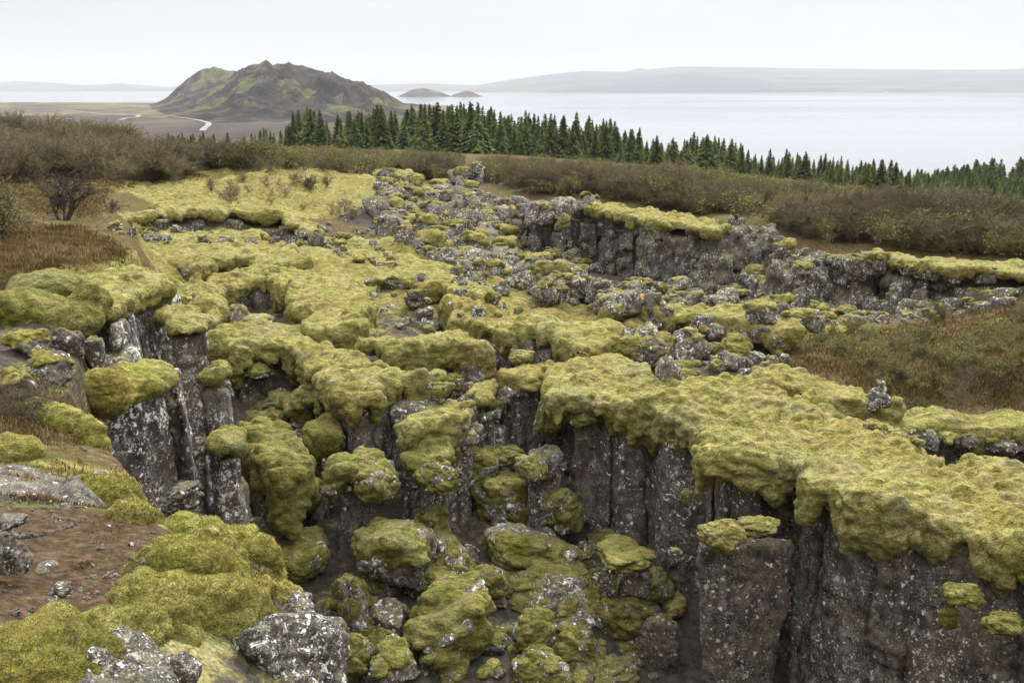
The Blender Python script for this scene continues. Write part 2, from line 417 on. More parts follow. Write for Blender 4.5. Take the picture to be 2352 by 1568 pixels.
M_HOUSE = simple('white_house', (0.7, 0.7, 0.7), (0.8, 0.8, 0.8), 0.05)
M_ROOF = simple('house_roof', (0.12, 0.05, 0.04), (0.2, 0.1, 0.08), 0.05)

def make_water():
    s = NT('water'); s.b.inputs['IOR'].default_value = 1.33
    v = s.scale((0.004, 0.02, 1)); big = s.noise(0.35, 4, 0.6, s.scale((0.0012, 0.006, 1)))
    rip = s.noise(1.0, 4, 0.6, v)
    return s.done((0.19, 0.205, 0.225), s.bump(rip, 0.002, 1.0), s.rng(big, 0.42, 0.58, 0.07, 0.17), 0.6)
M_WATER = make_water()
def make_hill(name, kind):
    s = NT(name)
    if kind == 'mountain':
        up = s.sep(s.geo.outputs['Normal'])[2]
        a = s.ramp(s.noise(0.022, 9, 0.72), (0.36, (0.012, 0.011, 0.012)), (0.50, (0.045, 0.038, 0.035)), (0.64, (0.11, 0.088, 0.066)))
        g = s.math('ADD', s.noise(0.0075, 8, 0.68, s.scale((1, 1, 1.6))), s.math('MULTIPLY', s.math('SUBTRACT', up, 0.8), 0.12))
        pz = s.sep(s.pos)[2]; g = s.math('ADD', g, s.rng(pz, -40, 50, -0.05, 0.035))
        c = s.mix(s.rng(g, 0.505, 0.58, 0, 0.9), a, s.ramp(s.noise(0.05, 5, 0.7), (0.3, (0.10, 0.095, 0.03)), (0.7, (0.28, 0.26, 0.10))))
        b = s.bump(s.noise(0.03, 9, 0.75), 1.0, 22.0)
        return s.done(c, b, 1.0, 0.05)
    c = s.ramp(s.noise(1.0, 7, 0.66, s.scale((0.0009, 0.0035, 0.012))), (0.36, (0.020, 0.025, 0.038)), (0.5, (0.055, 0.058, 0.070)), (0.62, (0.15, 0.155, 0.115)))
    pz = s.sep(s.pos)[2]
    gr = s.math('MULTIPLY', s.math('MULTIPLY', s.rng(s.noise(1.0, 3, 0.5, s.scale((0.0011, 0.002, 0.02))), 0.53, 0.57), s.rng(pz, 70, 20)), 0.5)
    c = s.mix(gr, c, (0.10, 0.19, 0.06))
    dk = s.math('MULTIPLY', s.rng(s.noise(1.0, 5, 0.7, s.scale((0.004, 0.004, 0.02))), 0.52, 0.58), s.rng(pz, 15, -20))
    c = s.mix(dk, c, (0.018, 0.022, 0.02))
    return s.done(c, None, 1.0, 0.05)
M_HEAD = simple('wooded_headland', (0.012, 0.013, 0.02), (0.05, 0.05, 0.055), 0.004)
M_MOUNT = make_hill('mountain_slopes', 'mountain'); M_FAR = make_hill('far_slopes', 'far')
# ------------------------------------------------------------------ terrain
# (picture u, picture v, height below the eye, cover): m moss, h heath, d bare soil, r rubble, g green-brown scrub
UP = [(0,1568,-2.1,'m'),(300,1568,-2.25,'m'),(600,1568,-2.5,'k'),(760,1600,-2.7,'k'),(200,1450,-2.15,'m'),(500,1350,-2.4,'m'),(100,1380,-2.15,'d'),(60,1280,-2.25,'d'),(250,1290,-2.33,'d'),
 (180,1220,-2.38,'d'),(400,1250,-2.5,'d'),(500,1230,-2.7,'m'),(50,1120,-2.6,'r'),(250,1120,-2.8,'m'),(-300,1400,-1.9,'d'),(-300,1000,-2.8,'h'),(50,1000,-3.05,'h'),(200,1030,-3.2,'h'),
 (50,900,-3.35,'k'),(150,900,-3.6,'k'),(50,800,-3.6,'k'),(100,700,-3.85,'k'),(30,730,-3.65,'k'),(150,800,-3.9,'k'),(250,650,-3.65,'m'),(330,630,-3.6,'m'),(100,600,-3.95,'h'),(250,575,-4.2,'h'),(100,530,-4.2,'h'),
 (170,505,-4.4,'h'),(-300,800,-3.0,'h'),(-300,600,-3.4,'h'),(-300,500,-3.9,'h'),(640,1300,-2.9,'h'),(690,1420,-2.8,'k'),(470,1210,-2.95,'h'),(330,1180,-3.0,'m')]
UPX = [(0,0,-1.75,'d'),(-5,0,-1.6,'d'),(2,0,-2.0,'d'),(-12,3,-1.8,'h'),(-30,20,-2.5,'h')]
LO = [(100,530,-4.2,'h'),(170,505,-4.4,'h'),(100,430,-4.9,'h'),(200,410,-5.3,'h'),(100,340,-5.2,'h'),(0,325,-4.9,'h'),(-400,400,-4.5,'h'),(-400,320,-5,'h'),(300,340,-6.8,'h'),(400,375,-6.6,'h'),
 (240,520,-5.4,'m'),(300,470,-5.5,'h'),(300,430,-5.4,'m'),(400,450,-5.6,'m'),(550,415,-5.4,'m'),(680,392,-5.2,'m'),(780,410,-5.6,'m'),(835,455,-6.3,'m'),(600,465,-6.1,'m'),(720,470,-6.3,'m'),
 (700,560,-7.3,'m'),(800,540,-7.3,'h'),(330,542,-6.45,'m'),(430,545,-6.75,'m'),(600,548,-6.95,'h'),(420,380,-6.9,'h'),(600,375,-7.4,'g'),(750,380,-7.4,'g'),(600,350,-8.6,'h'),(900,355,-9.6,'g'),
 (800,1565,-10,'r'),(1200,1565,-10.2,'k'),(1500,1565,-10.7,'r'),(1000,1400,-9.9,'r'),(1350,1400,-10.2,'k'),(720,1330,-9.4,'k'),(1100,1260,-9.6,'k'),(1350,1250,-9.8,'k'),(640,1230,-9.1,'k'),(900,1210,-9.3,'k'),
 (600,1040,-8.7,'k'),(700,970,-8.4,'k'),(1150,1110,-9.2,'k'),(1120,1000,-8.6,'k'),(560,940,-8.0,'k'),(650,900,-7.8,'k'),(1800,1560,-10.8,'r'),(2300,1560,-10.8,'r'),
 (850,860,-7.5,'k'),(1030,870,-7.7,'k'),(1180,880,-7.9,'k'),(900,745,-7.1,'k'),(1000,760,-7.4,'k'),(560,755,-7.8,'r'),(760,745,-6.9,'m'),(780,655,-6.9,'m'),(700,650,-6.9,'m'),(480,640,-6.9,'m'),(480,720,-7.0,'m'),(420,660,-7,'m'),
 (500,770,-7.0,'m'),(600,800,-6.9,'m'),(1000,640,-6.9,'m'),(900,620,-6.9,'m'),(1100,680,-7.0,'m'),(1200,680,-7.2,'m'),(1300,725,-7.4,'m'),(1450,740,-7.4,'m'),(1200,760,-7.3,'m'),(1350,800,-7.5,'k'),
 (1400,850,-7.9,'k'),(1560,860,-7.9,'k'),(1700,850,-7.4,'h'),(1600,800,-7.9,'r'),(1500,680,-9.7,'r'),(1600,690,-9.7,'h'),(1300,645,-9.5,'r'),(1400,672,-9.9,'r'),(1100,600,-8.4,'r'),(1000,560,-7.7,'r'),(950,490,-7.4,'r'),(960,440,-7.4,'r'),(1000,500,-7.3,'r'),
 (1100,520,-7.7,'r'),(1150,560,-8.6,'r'),(1200,600,-9.0,'r'),(1240,560,-8.7,'r'),(1350,605,-9.6,'r'),(1500,640,-10.6,'r'),(1700,660,-9.2,'r'),(900,560,-7.2,'m'),(850,500,-6.9,'r'),
 (1800,735,-7.8,'m'),(2000,745,-8.4,'h'),(2200,740,-7.9,'g'),(2352,690,-7.4,'g'),(2000,690,-8.6,'r'),(2150,695,-8.3,'r'),(1900,695,-8.9,'r'),(2260,690,-7.9,'r'),(1850,830,-7.3,'h'),(2000,800,-7.6,'g'),(2100,860,-7.1,'h'),(2352,850,-6.8,'g'),(2250,930,-7.0,'g'),(1950,900,-7.3,'h'),
 (2100,1020,-8.4,'r'),(2352,1075,-8.4,'r'),(2000,1000,-8.3,'r'),(2600,900,-6.5,'g'),(2700,700,-7,'g'),
 (1130,430,-6.6,'g'),(1400,450,-6.7,'g'),(1600,490,-6.8,'g'),(1800,500,-7.2,'g'),(2000,540,-6.9,'g'),(2200,555,-6.9,'g'),(2352,570,-6.9,'h'),(1300,400,-7.6,'g'),(1600,430,-8.6,'g'),(2000,475,-9.5,'g'),(2352,520,-9.5,'g'),
 (1100,358,-10,'g'),(1500,385,-11.0,'g'),(1800,425,-12.5,'g'),(2080,448,-14.5,'g'),(2352,480,-17.5,'g'),(2700,520,-16,'g'),(680,335,-10,'g'),(400,335,-9.0,'h'),(900,385,-8.2,'h'),(1000,370,-9.2,'g')]
LOX = [(0,4,-9,'r'),(8,3,-10.5,'r'),(4,8,-9.8,'r'),(20,5,-10,'r'),(40,15,-9,'g'),(-60,60,-5,'h'),(-30,30,-4.3,'h'),(-120,260,-18,'h'),(20,300,-20,'g'),(150,300,-25,'g'),(-220,200,-12,'h')]
KIND = {'m': (1, 0, 0), 'h': (0, 0, 0), 'd': (0, 1, 0), 'r': (0.25, 0, 1), 'g': (0.12, 0, 0), 'k': (0.40, 0, 0.75)}
def warp(x, y):
    r = np.hypot(x, y + 1.0); return np.arctan2(x, np.maximum(y + 1.0, 0.05)), np.log(r + 0.6)
class Surf:
    def __init__(s, pts, ext):
        P = [(*at_z(u, v, z), z, k) for u, v, z, k in pts] + list(ext)
        s.x = np.array([p[0] for p in P], float); s.y = np.array([p[1] for p in P], float); z = np.array([p[2] for p in P], float)
        s.k = np.array([KIND[p[3]] for p in P], float)
        s.a, s.b = warp(s.x, s.y); n = len(P)
        K = s.kern(s.a[:, None] - s.a[None], s.b[:, None] - s.b[None]) + np.eye(n) * 0.002
        Q = np.stack([np.ones(n), s.a, s.b], 1)
        A = np.block([[K, Q], [Q.T, np.zeros((3, 3))]])
        s.w = np.linalg.solve(A, np.concatenate([z, np.zeros(3)]))
    @staticmethod
    def kern(da, db):
        r2 = da * da + db * db + 1e-9; return 0.5 * r2 * np.log(r2)
    def __call__(s, x, y, cover=False):
        sh = x.shape; a, b = warp(x.ravel(), y.ravel()); z = np.empty(a.shape); kk = np.empty((len(a), 3)) if cover else None
        for i in range(0, len(a), 40000):
            da = a[i:i + 40000, None] - s.a[None]; db = b[i:i + 40000, None] - s.b[None]
            z[i:i + 40000] = s.kern(da, db) @ s.w[:-3] + s.w[-3] + s.w[-2] * a[i:i + 40000] + s.w[-1] * b[i:i + 40000]
            if cover:
                w = 1 / (da * da + db * db + 2e-4) ** 2; kk[i:i + 40000] = (w @ s.k) / w.sum(1, keepdims=True)
        return (z.reshape(sh), kk.reshape(sh + (3,))) if cover else z.reshape(sh)
S_UP, S_LO = Surf(UP, UPX), Surf(LO, LOX)
BANK = [at_z(u, v, z) for u, v, z in ((760,1600,-2.65),(740,1530,-2.7),(690,1400,-2.8),(650,1310,-2.85),(560,1240,-2.9),(470,1205,-2.95),(345,1180,-3.05),(300,1080,-3.3),(200,985,-3.45),(170,905,-3.6),(190,790,-3.75),
        (205,705,-3.75),(255,682,-3.7),(328,640,-3.65),(318,598,-4.1),(300,565,-4.7),(250,520,-5.3))] + [(-40, 46), (-90, 60), (-90, -12), (1.6, -12), (1.2, 0.5)]
SHORE = [(-6000,-50),(-6000,2900),(-1800,2950),(-1000,2850),(-700,2700),(-400,2650),(-117,2350),(-90,1600),(-60,1000),(40,700),(100,540),(170,430),(250,330),(2500,200),(6000,150),(6000,-50)]
LAKE_Z = -40.0
def ground(x, y, cover=False):
    x = np.asarray(x, float); y = np.asarray(y, float)
    lo, kl = S_LO(x, y, True) if cover else (S_LO(x, y), None)
    up, ku = S_UP(x, y, True) if cover else (S_UP(x, y), None)
    d = polysd(x, y, BANK); wd = 0.25 + 0.02 * np.hypot(x, y)
    m = 1 - sstep(-wd * 0.2, wd * 1.3, d)
    # above the far-left edge both surfaces are the same ground
    z = lo + (up - lo) * m
    r = np.hypot(x, y)
    far = sstep(190, 430, r)
    s = polysd(x, y, SHORE) if np.any(r > 150) else np.full(x.shape, -500.0)
    zf = -36.0 - 2.2 * sstep(-900, -100, s) + 1.2 * noise(x / 90, y / 130, 0, 5) * sstep(0, -200, s); zf = zf + (-46.5 - zf) * sstep(-30, 30, s)
    z = z * (1 - far) + zf * far
    if not cover: return z
    k = kl * (1 - m[..., None]) + ku * m[..., None]
    return z, np.concatenate([k, sstep(170, 320, r)[..., None]], -1)
def lumps(x, y, r, moss):
    """cushiony relief of the mossy and heathy ground"""
    A = np.clip(moss, 0, 1)
    f = np.clip(1 - r / 160, 0, 1) * sstep(5, 14, r)
    z = (0.48 * billow(x / 2.1, y / 1.7, 0.3, 3) + 0.20 * billow(x / 0.8, y / 0.65, 0.7, 4) - 0.22) * (0.25 + 0.75 * A)
    z = z + 0.75 * (billow(x / 5.5, y / 4.5, 0.2, 13) - 0.35) * sstep(30, 42, r) * (0.4 + 0.6 * A)
    z = z + 0.10 * fbm(x / 1.5, y / 1.5, 0, 9, 4) * sstep(6, 14, r) + 0.02 * fbm(x / 0.5, y / 0.5, 0, 19, 3)
    return z * np.where(f > 0, f, 0) + 0.012 * billow(x / 0.11, y / 0.11, 0, 23) * (r < 14) + 0.03 * fbm(x / 0.7, y / 0.7, 0, 29, 3) * (r < 14)
NTH, NR = 860, 900
TH = np.radians(np.linspace(-66, 66, NTH)); RR = np.exp(np.linspace(np.log(0.8), np.log(7000), NR))
TT, RG = np.meshgrid(TH, RR)
GX, GY = RG * np.sin(TT), RG * np.cos(TT)
GZ, GK = ground(GX, GY, True)
GZ = GZ + lumps(GX, GY, RG, GK[..., 0])
def gz(x, y):
    """height of the built ground"""
    x = np.asarray(x, float); y = np.asarray(y, float)
    t = (np.arctan2(x, y) - TH[0]) / (TH[1] - TH[0]); r = (np.log(np.maximum(np.hypot(x, y), 0.81)) - np.log(RR[0])) / (np.log(RR[1]) - np.log(RR[0]))
    t = np.clip(t, 0, NTH - 1.001); r = np.clip(r, 0, NR - 1.001); i = t.astype(int); j = r.astype(int); a = t - i; b = r - j
    return (GZ[j, i] * (1 - a) + GZ[j, i + 1] * a) * (1 - b) + (GZ[j + 1, i] * (1 - a) + GZ[j + 1, i + 1] * a) * b
i0 = (np.arange(NR - 1)[:, None] * NTH + np.arange(NTH - 1)[None]).ravel()
gq = np.stack([i0, i0 + 1, i0 + NTH + 1, i0 + NTH], 1)
g = link('ground', mesh('ground', np.stack([GX, GY, GZ], -1).reshape(-1, 3), gq, None, [M_GROUND], attr=GK.reshape(-1, 4)))
tag(g, 'mossy and heathy lava ground running down to the lake', None, None, 'structure')
# unseen slope added behind the camera, keeping skylight off the facing walls
BT = np.radians(np.linspace(66, 294, 90)); BR = np.exp(np.linspace(np.log(0.8), np.log(7000), 90)); BTT, BRR = np.meshgrid(BT, BR)
bw = sstep(66, 130, np.minimum(np.degrees(BTT), 360 - np.degrees(BTT)))
ze = np.where(BTT < pi, np.interp(BRR, RR, GZ[:, -1]), np.interp(BRR, RR, GZ[:, 0]))
BZ = ze * (1 - bw) + bw * (-1.75 + 0.42 * np.clip(BRR - 2.5, 0, 70) + 0.3 * fbm(BRR * np.sin(BTT) / 6, BRR * np.cos(BTT) / 6, 0, 31, 4))
bi = (np.arange(89)[:, None] * 90 + np.arange(89)[None]).ravel(); bq = np.stack([bi, bi + 1, bi + 91, bi + 90], 1)
tag(link('hillside', mesh('hillside', np.stack([BRR * np.sin(BTT), BRR * np.cos(BTT), BZ], -1).reshape(-1, 3), bq, None, [M_GROUND], attr=np.tile([0.15, 0, 0.3, 0], (8100, 1)))), 'unseen heathy slope added behind the viewpoint to shade the rift walls', None, None, 'structure')
# ------------------------------------------------------------------ lake
w = link('lake', mesh('lake', [(-45000, 350, LAKE_Z), (45000, 350, LAKE_Z), (45000, 45000, LAKE_Z), (-45000, 45000, LAKE_Z)], [[0, 1, 2, 3]], None, [M_WATER]))
tag(w, 'wide pale still lake behind the spruces', None, None, 'structure')
# ------------------------------------------------------------------ hills
def prof(u, pts):
    return np.interp(u, [p[0] for p in pts], [p[1] for p in pts])
def vz(v, Y):           # height seen at picture row v at distance Y
    dx, dy, dz = ray(1176, v); return dz / dy * Y
def hill_sheet(name, label, u0, u1, Y0, Y1, nu, ny, fz, mat):
    us = np.linspace(u0, u1, nu); ys = np.exp(np.linspace(np.log(Y0), np.log(Y1), ny)); U, YY = np.meshgrid(us, ys)
    X = (U - 1176) / FPX * YY * 1.018; Z = fz(U, X, YY)
    q = (np.arange(ny - 1)[:, None] * nu + np.arange(nu - 1)[None]).ravel(); q = np.stack([q, q + 1, q + nu + 1, q + nu], 1)
    V = np.stack([X, YY, Z], -1).reshape(-1, 3); drop = V[:, 2] < -47
    V, q = prune(V, q, drop)
    return tag(link(name, mesh(name, V, q, None, [mat])), label, None, None, 'structure')
PA = [(330,252),(400,244),(430,238),(480,222),(540,200),(572,176),(592,160),(605,153),(625,143),(640,139),(655,147),(672,144),(690,137),(712,147),(735,150),(760,158),(800,175),(850,187),(885,203),(905,213),(935,231),(970,240),(1010,247),(1070,262)]
PB = [(330,252),(375,243),(420,221),(470,177),(500,158),(515,151),(530,148.5),(545,152),(560,157),(585,166),(640,172),(720,190),(800,230),(850,255)]
def mount(U, X, Y):
    n = fbm(X / 260, Y / 260, 0, 41, 6); rg = 1 - np.abs(noise(X / 150 + n, Y / 330, 0, 47)) * 2
    uu = U + 5 * n
    YA, YB = 1980, 2280
    hA = vz(prof(uu, PA), YA) + 38.5; hB = vz(prof(uu, PB), YB) + 38.5
    fA = np.where(Y < YA, np.clip(1 - ((YA - Y) / 900) ** 1.25, 0, 1), np.clip(1 - ((Y - YA) / 600) ** 1.3, 0, 1))
    fA = np.where(Y < YA, fA ** 1.25, fA)
    fB = np.where(Y < YB, np.clip(1 - ((YB - Y) / 480) ** 1.2, 0, 1), np.clip(1 - ((Y - YB) / 400), 0, 1))
    A = np.maximum(hA, 0) * fA; B = np.maximum(hB, 0) * fB
    k = 9.0; H = k * np.logaddexp(A / k, B / k) - k * 0.69
    side = np.minimum(1, H / 30); H = H + side * (3.2 * fbm(X / 38, Y / 60, 0, 83, 4) + 3.0 * (0.5 - billow(X / 22, Y / 40, 0, 85)))
    r2 = 1 - np.abs(fbm(X / 95 + 0.6 * n, Y / 210, 0, 53, 5)) * 2; H = H + side * (10 * n + 15 * (rg - 0.4) + 22 * (r2 - 0.5) + 7 * (0.5 - billow(X / 45, Y / 70, 0, 57)) + 3 * fbm(X / 30, Y / 40, 0, 59, 3)) * np.clip(np.minimum(np.abs(Y - YA), np.abs(Y - YB)) / 160, 0.16, 1)
    return np.where(H < 0.8, -50.0, -39.5 + H)
hill_sheet('mountain', 'dark twin-topped mountain with yellow-green moss across the lava plain', 300, 1110, 1000, 2750, 560, 420, mount, M_MOUNT)
HR = [(1050,214),(1100,196),(1180,182),(1250,172),(1330,163),(1420,165),(1455,156),(1475,160),(1540,152.5),(1640,154),(1800,157),(2000,159),(2150,160),(2352,160),(2800,158)]
def far_r(U, X, Y):
    S, T = 9900 - 350 * np.clip((U - 1900) / 450, 0, 1.5), 13500
    f = np.clip((Y - S) / (T - S), 0, 1)
    h = vz(prof(U, HR), T) - LAKE_Z
    z = LAKE_Z - 3 + (h + 3) * f ** 0.62 + 10 * fbm(X / 900, Y / 900, 0, 61, 4) * np.minimum(f * 4, 1) * (1 - f)
    return np.where(Y < S, -50, np.where(Y > T, vz(prof(U, HR), T) - (Y - T) * 0.06, z))
hill_sheet('far_hills', 'long hazy farmed hillside across the lake', 1000, 2800, 9200, 15500, 300, 90, far_r, M_FAR)
HF = [(1200,213),(1250,205),(1330,195),(1420,190),(1500,184),(1560,179),(1620,178),(1680,180),(1740,186),(1800,195),(1850,203),(1900,211),(1960,216)]
def far_f(U, X, Y):
    S, T = 9750, 10700
    f = np.clip((Y - S) / (T - S), 0, 1); h = vz(prof(U, HF), T) - LAKE_Z
    z = LAKE_Z - 2 + (h + 2) * f ** 0.6 + 7 * fbm(X / 400, Y / 400, 0, 67, 4) * np.minimum(f * 4, 1)
    return np.where(Y < S, -50, np.where(Y > T, vz(prof(U, HF), T) - (Y - T) * 0.05, z))
hill_sheet('headland', 'low darker wooded headland on the far lake shore', 1180, 1980, 9500, 12000, 200, 60, far_f, M_HEAD)
HL = [(-600,196),(-200,190),(0,197),(90,186),(170,190),(240,196),(320,192),(420,200),(560,190),(800,196),(1000,192),(1200,200)]
def far_l(U, X, Y):
    S, T = 12500, 15000
    f = np.clip((Y - S) / (T - S), 0, 1); h = vz(prof(U, HL), T) - LAKE_Z
    return np.where(Y < S, -50, np.where(Y > T, vz(prof(U, HL), T) - (Y - T) * 0.05, LAKE_Z - 2 + (h + 2) * f ** 0.7))
hill_sheet('misty_hills', 'faint hills almost lost in the mist beyond the lake', -600, 1300, 12000, 16500, 160, 40, far_l, M_FAR)
HX = [(2200,162),(2270,157),(2352,148),(2450,142),(2600,150)]
def far_x(U, X, Y):
    T = 17000; f = np.clip((Y - 14000) / (T - 14000), 0, 1)
    return np.where(Y > T, vz(prof(U, HX), T) - (Y - T) * 0.1, 60 + (vz(prof(U, HX), T) - 60) * f)
hill_sheet('distant_ridge', 'pale ridge rising behind the far hillside', 2180, 2640, 13800, 18500, 40, 20, far_x, M_FAR)
for nm, lab, pr, YI in (('lake_island', 'larger cone-shaped island in the lake beside the dark mountain', [(925,222),(945,212),(965,205),(980,201),(1000,206),(1020,213),(1045,222)], 5000),
                        ('lake_island', 'smaller rounded island in the lake, right of the cone', [(1040,222),(1055,214),(1072,208.5),(1085,210),(1100,217),(1112,222)], 5000)):
    def isl(U, X, Y, pr=pr, YI=YI):
        h = np.maximum(vz(prof(U, pr), YI) + 40, 0); f = np.clip(1 - (np.abs(Y - YI) / 170) ** 1.4, 0, 1)
        return LAKE_Z - 2 + (h + 2) * f + 4 * noise(X / 60, Y / 60, 0, 71) * (h > 4) * f
    tag(hill_sheet(nm, lab, pr[0][0] - 4, pr[-1][0] + 4, YI - 260, YI + 260, 60, 40, isl, M_MOUNT), lab, 'island')
# pale road over the plain
def road(name, label, pts, w):
    P = []
    for (u, v) in pts:
        Y = 1500.0
        for _ in range(30):
            x, y = (u - 1176) / FPX * Y * 1.018, Y
            Y = float(gz(x, y)) / (ray(u, v)[2] / ray(u, v)[1])
        P.append(((u - 1176) / FPX * Y * 1.018, Y))
    P = np.array(P); t = np.linspace(0, len(P) - 1, 90)
    ii = np.arange(len(P))
    X = np.interp(t, ii, P[:, 0]); Y = np.interp(t, ii, P[:, 1])
    for _ in range(4): X[1:-1] = (X[:-2] + 2 * X[1:-1] + X[2:]) / 4; Y[1:-1] = (Y[:-2] + 2 * Y[1:-1] + Y[2:]) / 4
    T = np.stack([np.gradient(X), np.gradient(Y)], 1); T /= np.linalg.norm(T, axis=1, keepdims=True); N = np.stack([-T[:, 1], T[:, 0]], 1)
    L = np.stack([X, Y], 1) + N * w; R = np.stack([X, Y], 1) - N * w
    V = np.concatenate([np.c_[L, gz(L[:, 0], L[:, 1]) + 0.8], np.c_[R, gz(R[:, 0], R[:, 1]) + 0.8]])
    n = len(X); q = [[i, i + 1, n + i + 1, n + i] for i in range(n - 1)]
    tag(link(name, mesh(name, V, q, None, [M_ROAD])), label, None, None, 'structure')
road('road', 'pale winding road crossing the plain, far bend', [(175,253),(215,256),(265,262),(320,264),(355,266),(352,270),(325,273),(312,277)], 3.2)
road('road', 'pale winding road crossing the plain, near bend', [(430,270),(465,274),(490,278),(506,283),(507,288),(499,294),(492,302)], 3.0)
# ------------------------------------------------------------------ rock ridges with draped moss
TOPS = []
def top_z(x, y):
    z = gz(x, y)
    for poly, pl, bb in TOPS:
        m = (x > bb[0]) & (x < bb[1]) & (y > bb[2]) & (y < bb[3])
        if m.any():
            d = polysd(x[m], y[m], poly); zz = pl[0] + pl[1] * x[m] + pl[2] * y[m]
            z[m] = np.where(d < 0.1, np.maximum(z[m], zz + 0.15), z[m])
    return z
def hits(u, v, y0=1.5, y1=420, n=520):
    """first meeting of picture rays with the built land; returns x, y, z and how steep the meeting is"""
    u = np.atleast_1d(np.asarray(u, float)); v = np.atleast_1d(np.asarray(v, float))
    dx, dy, dz = ray(u, v); Y = np.exp(np.linspace(np.log(y0), np.log(y1), n))
    X = dx[:, None] / dy[:, None] * Y[None]; Z = dz[:, None] / dy[:, None] * Y[None] if np.ndim(dz) else dz / dy * Y
    YY = np.broadcast_to(Y, X.shape)
    T = top_z(X.ravel().copy(), YY.ravel().copy()).reshape(X.shape)
    below = Z < T; i = below.argmax(1); ok = below.any(1); r = np.arange(len(u))
    return X[r, i], YY[r, i], T[r, i], ok, T[r, i] - Z[r, i]
def plane_fit(pts):
    A = np.array([[1, p[0], p[1]] for p in pts]); z = np.array([p[2] for p in pts])
    if np.ptp(z) < 1e-6: return np.array([z[0], 0, 0])
    return np.linalg.lstsq(A, z, rcond=None)[0]
def outline(pts, z):
    out = []
    for p in pts:
        zz = p[2] if len(p) > 2 else z
        x, y = at_z(p[0], p[1], zz); out.append((float(x), float(y), zz))
    return out
def strip(front, z, depth):
    o = outline(front, z); back = []
    for x, y, zz in o[::-1]:
        r = math.hypot(x, y); back.append((x + x / r * depth * 0.3, y + depth, zz))
    return o + back
def rock_part(parent, loc, poly, pl, zb, h, seed, cell, inset, block, lean, mat, rough=1.0, name='rock_face', crack=0.12, jit=0.3):
    xs = [p[0] for p in poly]; ys = [p[1] for p in poly]; zt = max(pl[0] + pl[1] * p[0] + pl[2] * p[1] for p in poly)
    m = 0.55
    gx = np.arange(min(xs) - m, max(xs) + m, h); gy = np.arange(min(ys) - m, max(ys) + m, h); gzz = np.arange(zb, zt + 0.5, h)
    X, Y = np.meshgrid(gx, gy, indexing='ij')
    wx = X + 0.22 * cell * noise(X / cell, Y / cell, 3.1, seed); wy = Y + 0.22 * cell * noise(X / cell, Y / cell, 7.7, seed)
    f1, f2, r1, r2, r3 = vor(wx, wy, cell, seed)
    d2 = polysd(X, Y, [p[:2] for p in poly]) + 0.13 * noise(X / 0.9, Y / 0.9, 0, seed + 3)
    base = d2 + inset[0] + r1 * (inset[1] - inset[0]) + np.clip(1.25 - (f2 - f1) / (0.13 * cell), 0, 1) * crack * 1.7
    ZZ = gzz[None, None, :]
    ztop = pl[0] + pl[1] * X + pl[2] * Y
    kz = np.floor((ZZ + (r2 * 5)[..., None]) / (block * (0.6 + 0.8 * r3))[..., None]).astype(np.int64)
    fr = (ZZ + (r2 * 5)[..., None]) / (block * (0.6 + 0.8 * r3))[..., None] - kz
    hb = hf(kz, (r1 * 9999).astype(np.int64)[..., None] + 0 * kz, (r3 * 9999).astype(np.int64)[..., None] + 0 * kz, seed)
    F = base[..., None] + (hb - 0.5) * (0.22 if block > 0.75 else 0.6) * cell - lean * (ztop[..., None] - ZZ) + 0.05 * (np.minimum(fr, 1 - fr) < 0.05)
    F = np.maximum(F, ZZ - (ztop - 0.04 - r3 * jit)[..., None]).astype(np.float32)
    V, Q = nets(F, (gx[0], gy[0], gzz[0]), h)
    if len(V) == 0: return None
    V = relax(V, Q, 2, 0.5)
    N = normals(V, Q); x, y, z = V.T
    n = 0.075 * fbm(x / 0.55, y / 0.55, z / 0.75, seed + 9, 4) + 0.03 * billow(x / 0.16, y / 0.16, z / 0.2, seed + 10) * (h < 0.09)
    V = V + N * (n * rough)[:, None]
    for V, Q in pieces(V, Q): o = link(name, mesh(name, V - np.array(loc), Q, None, [mat]), parent)
    return o
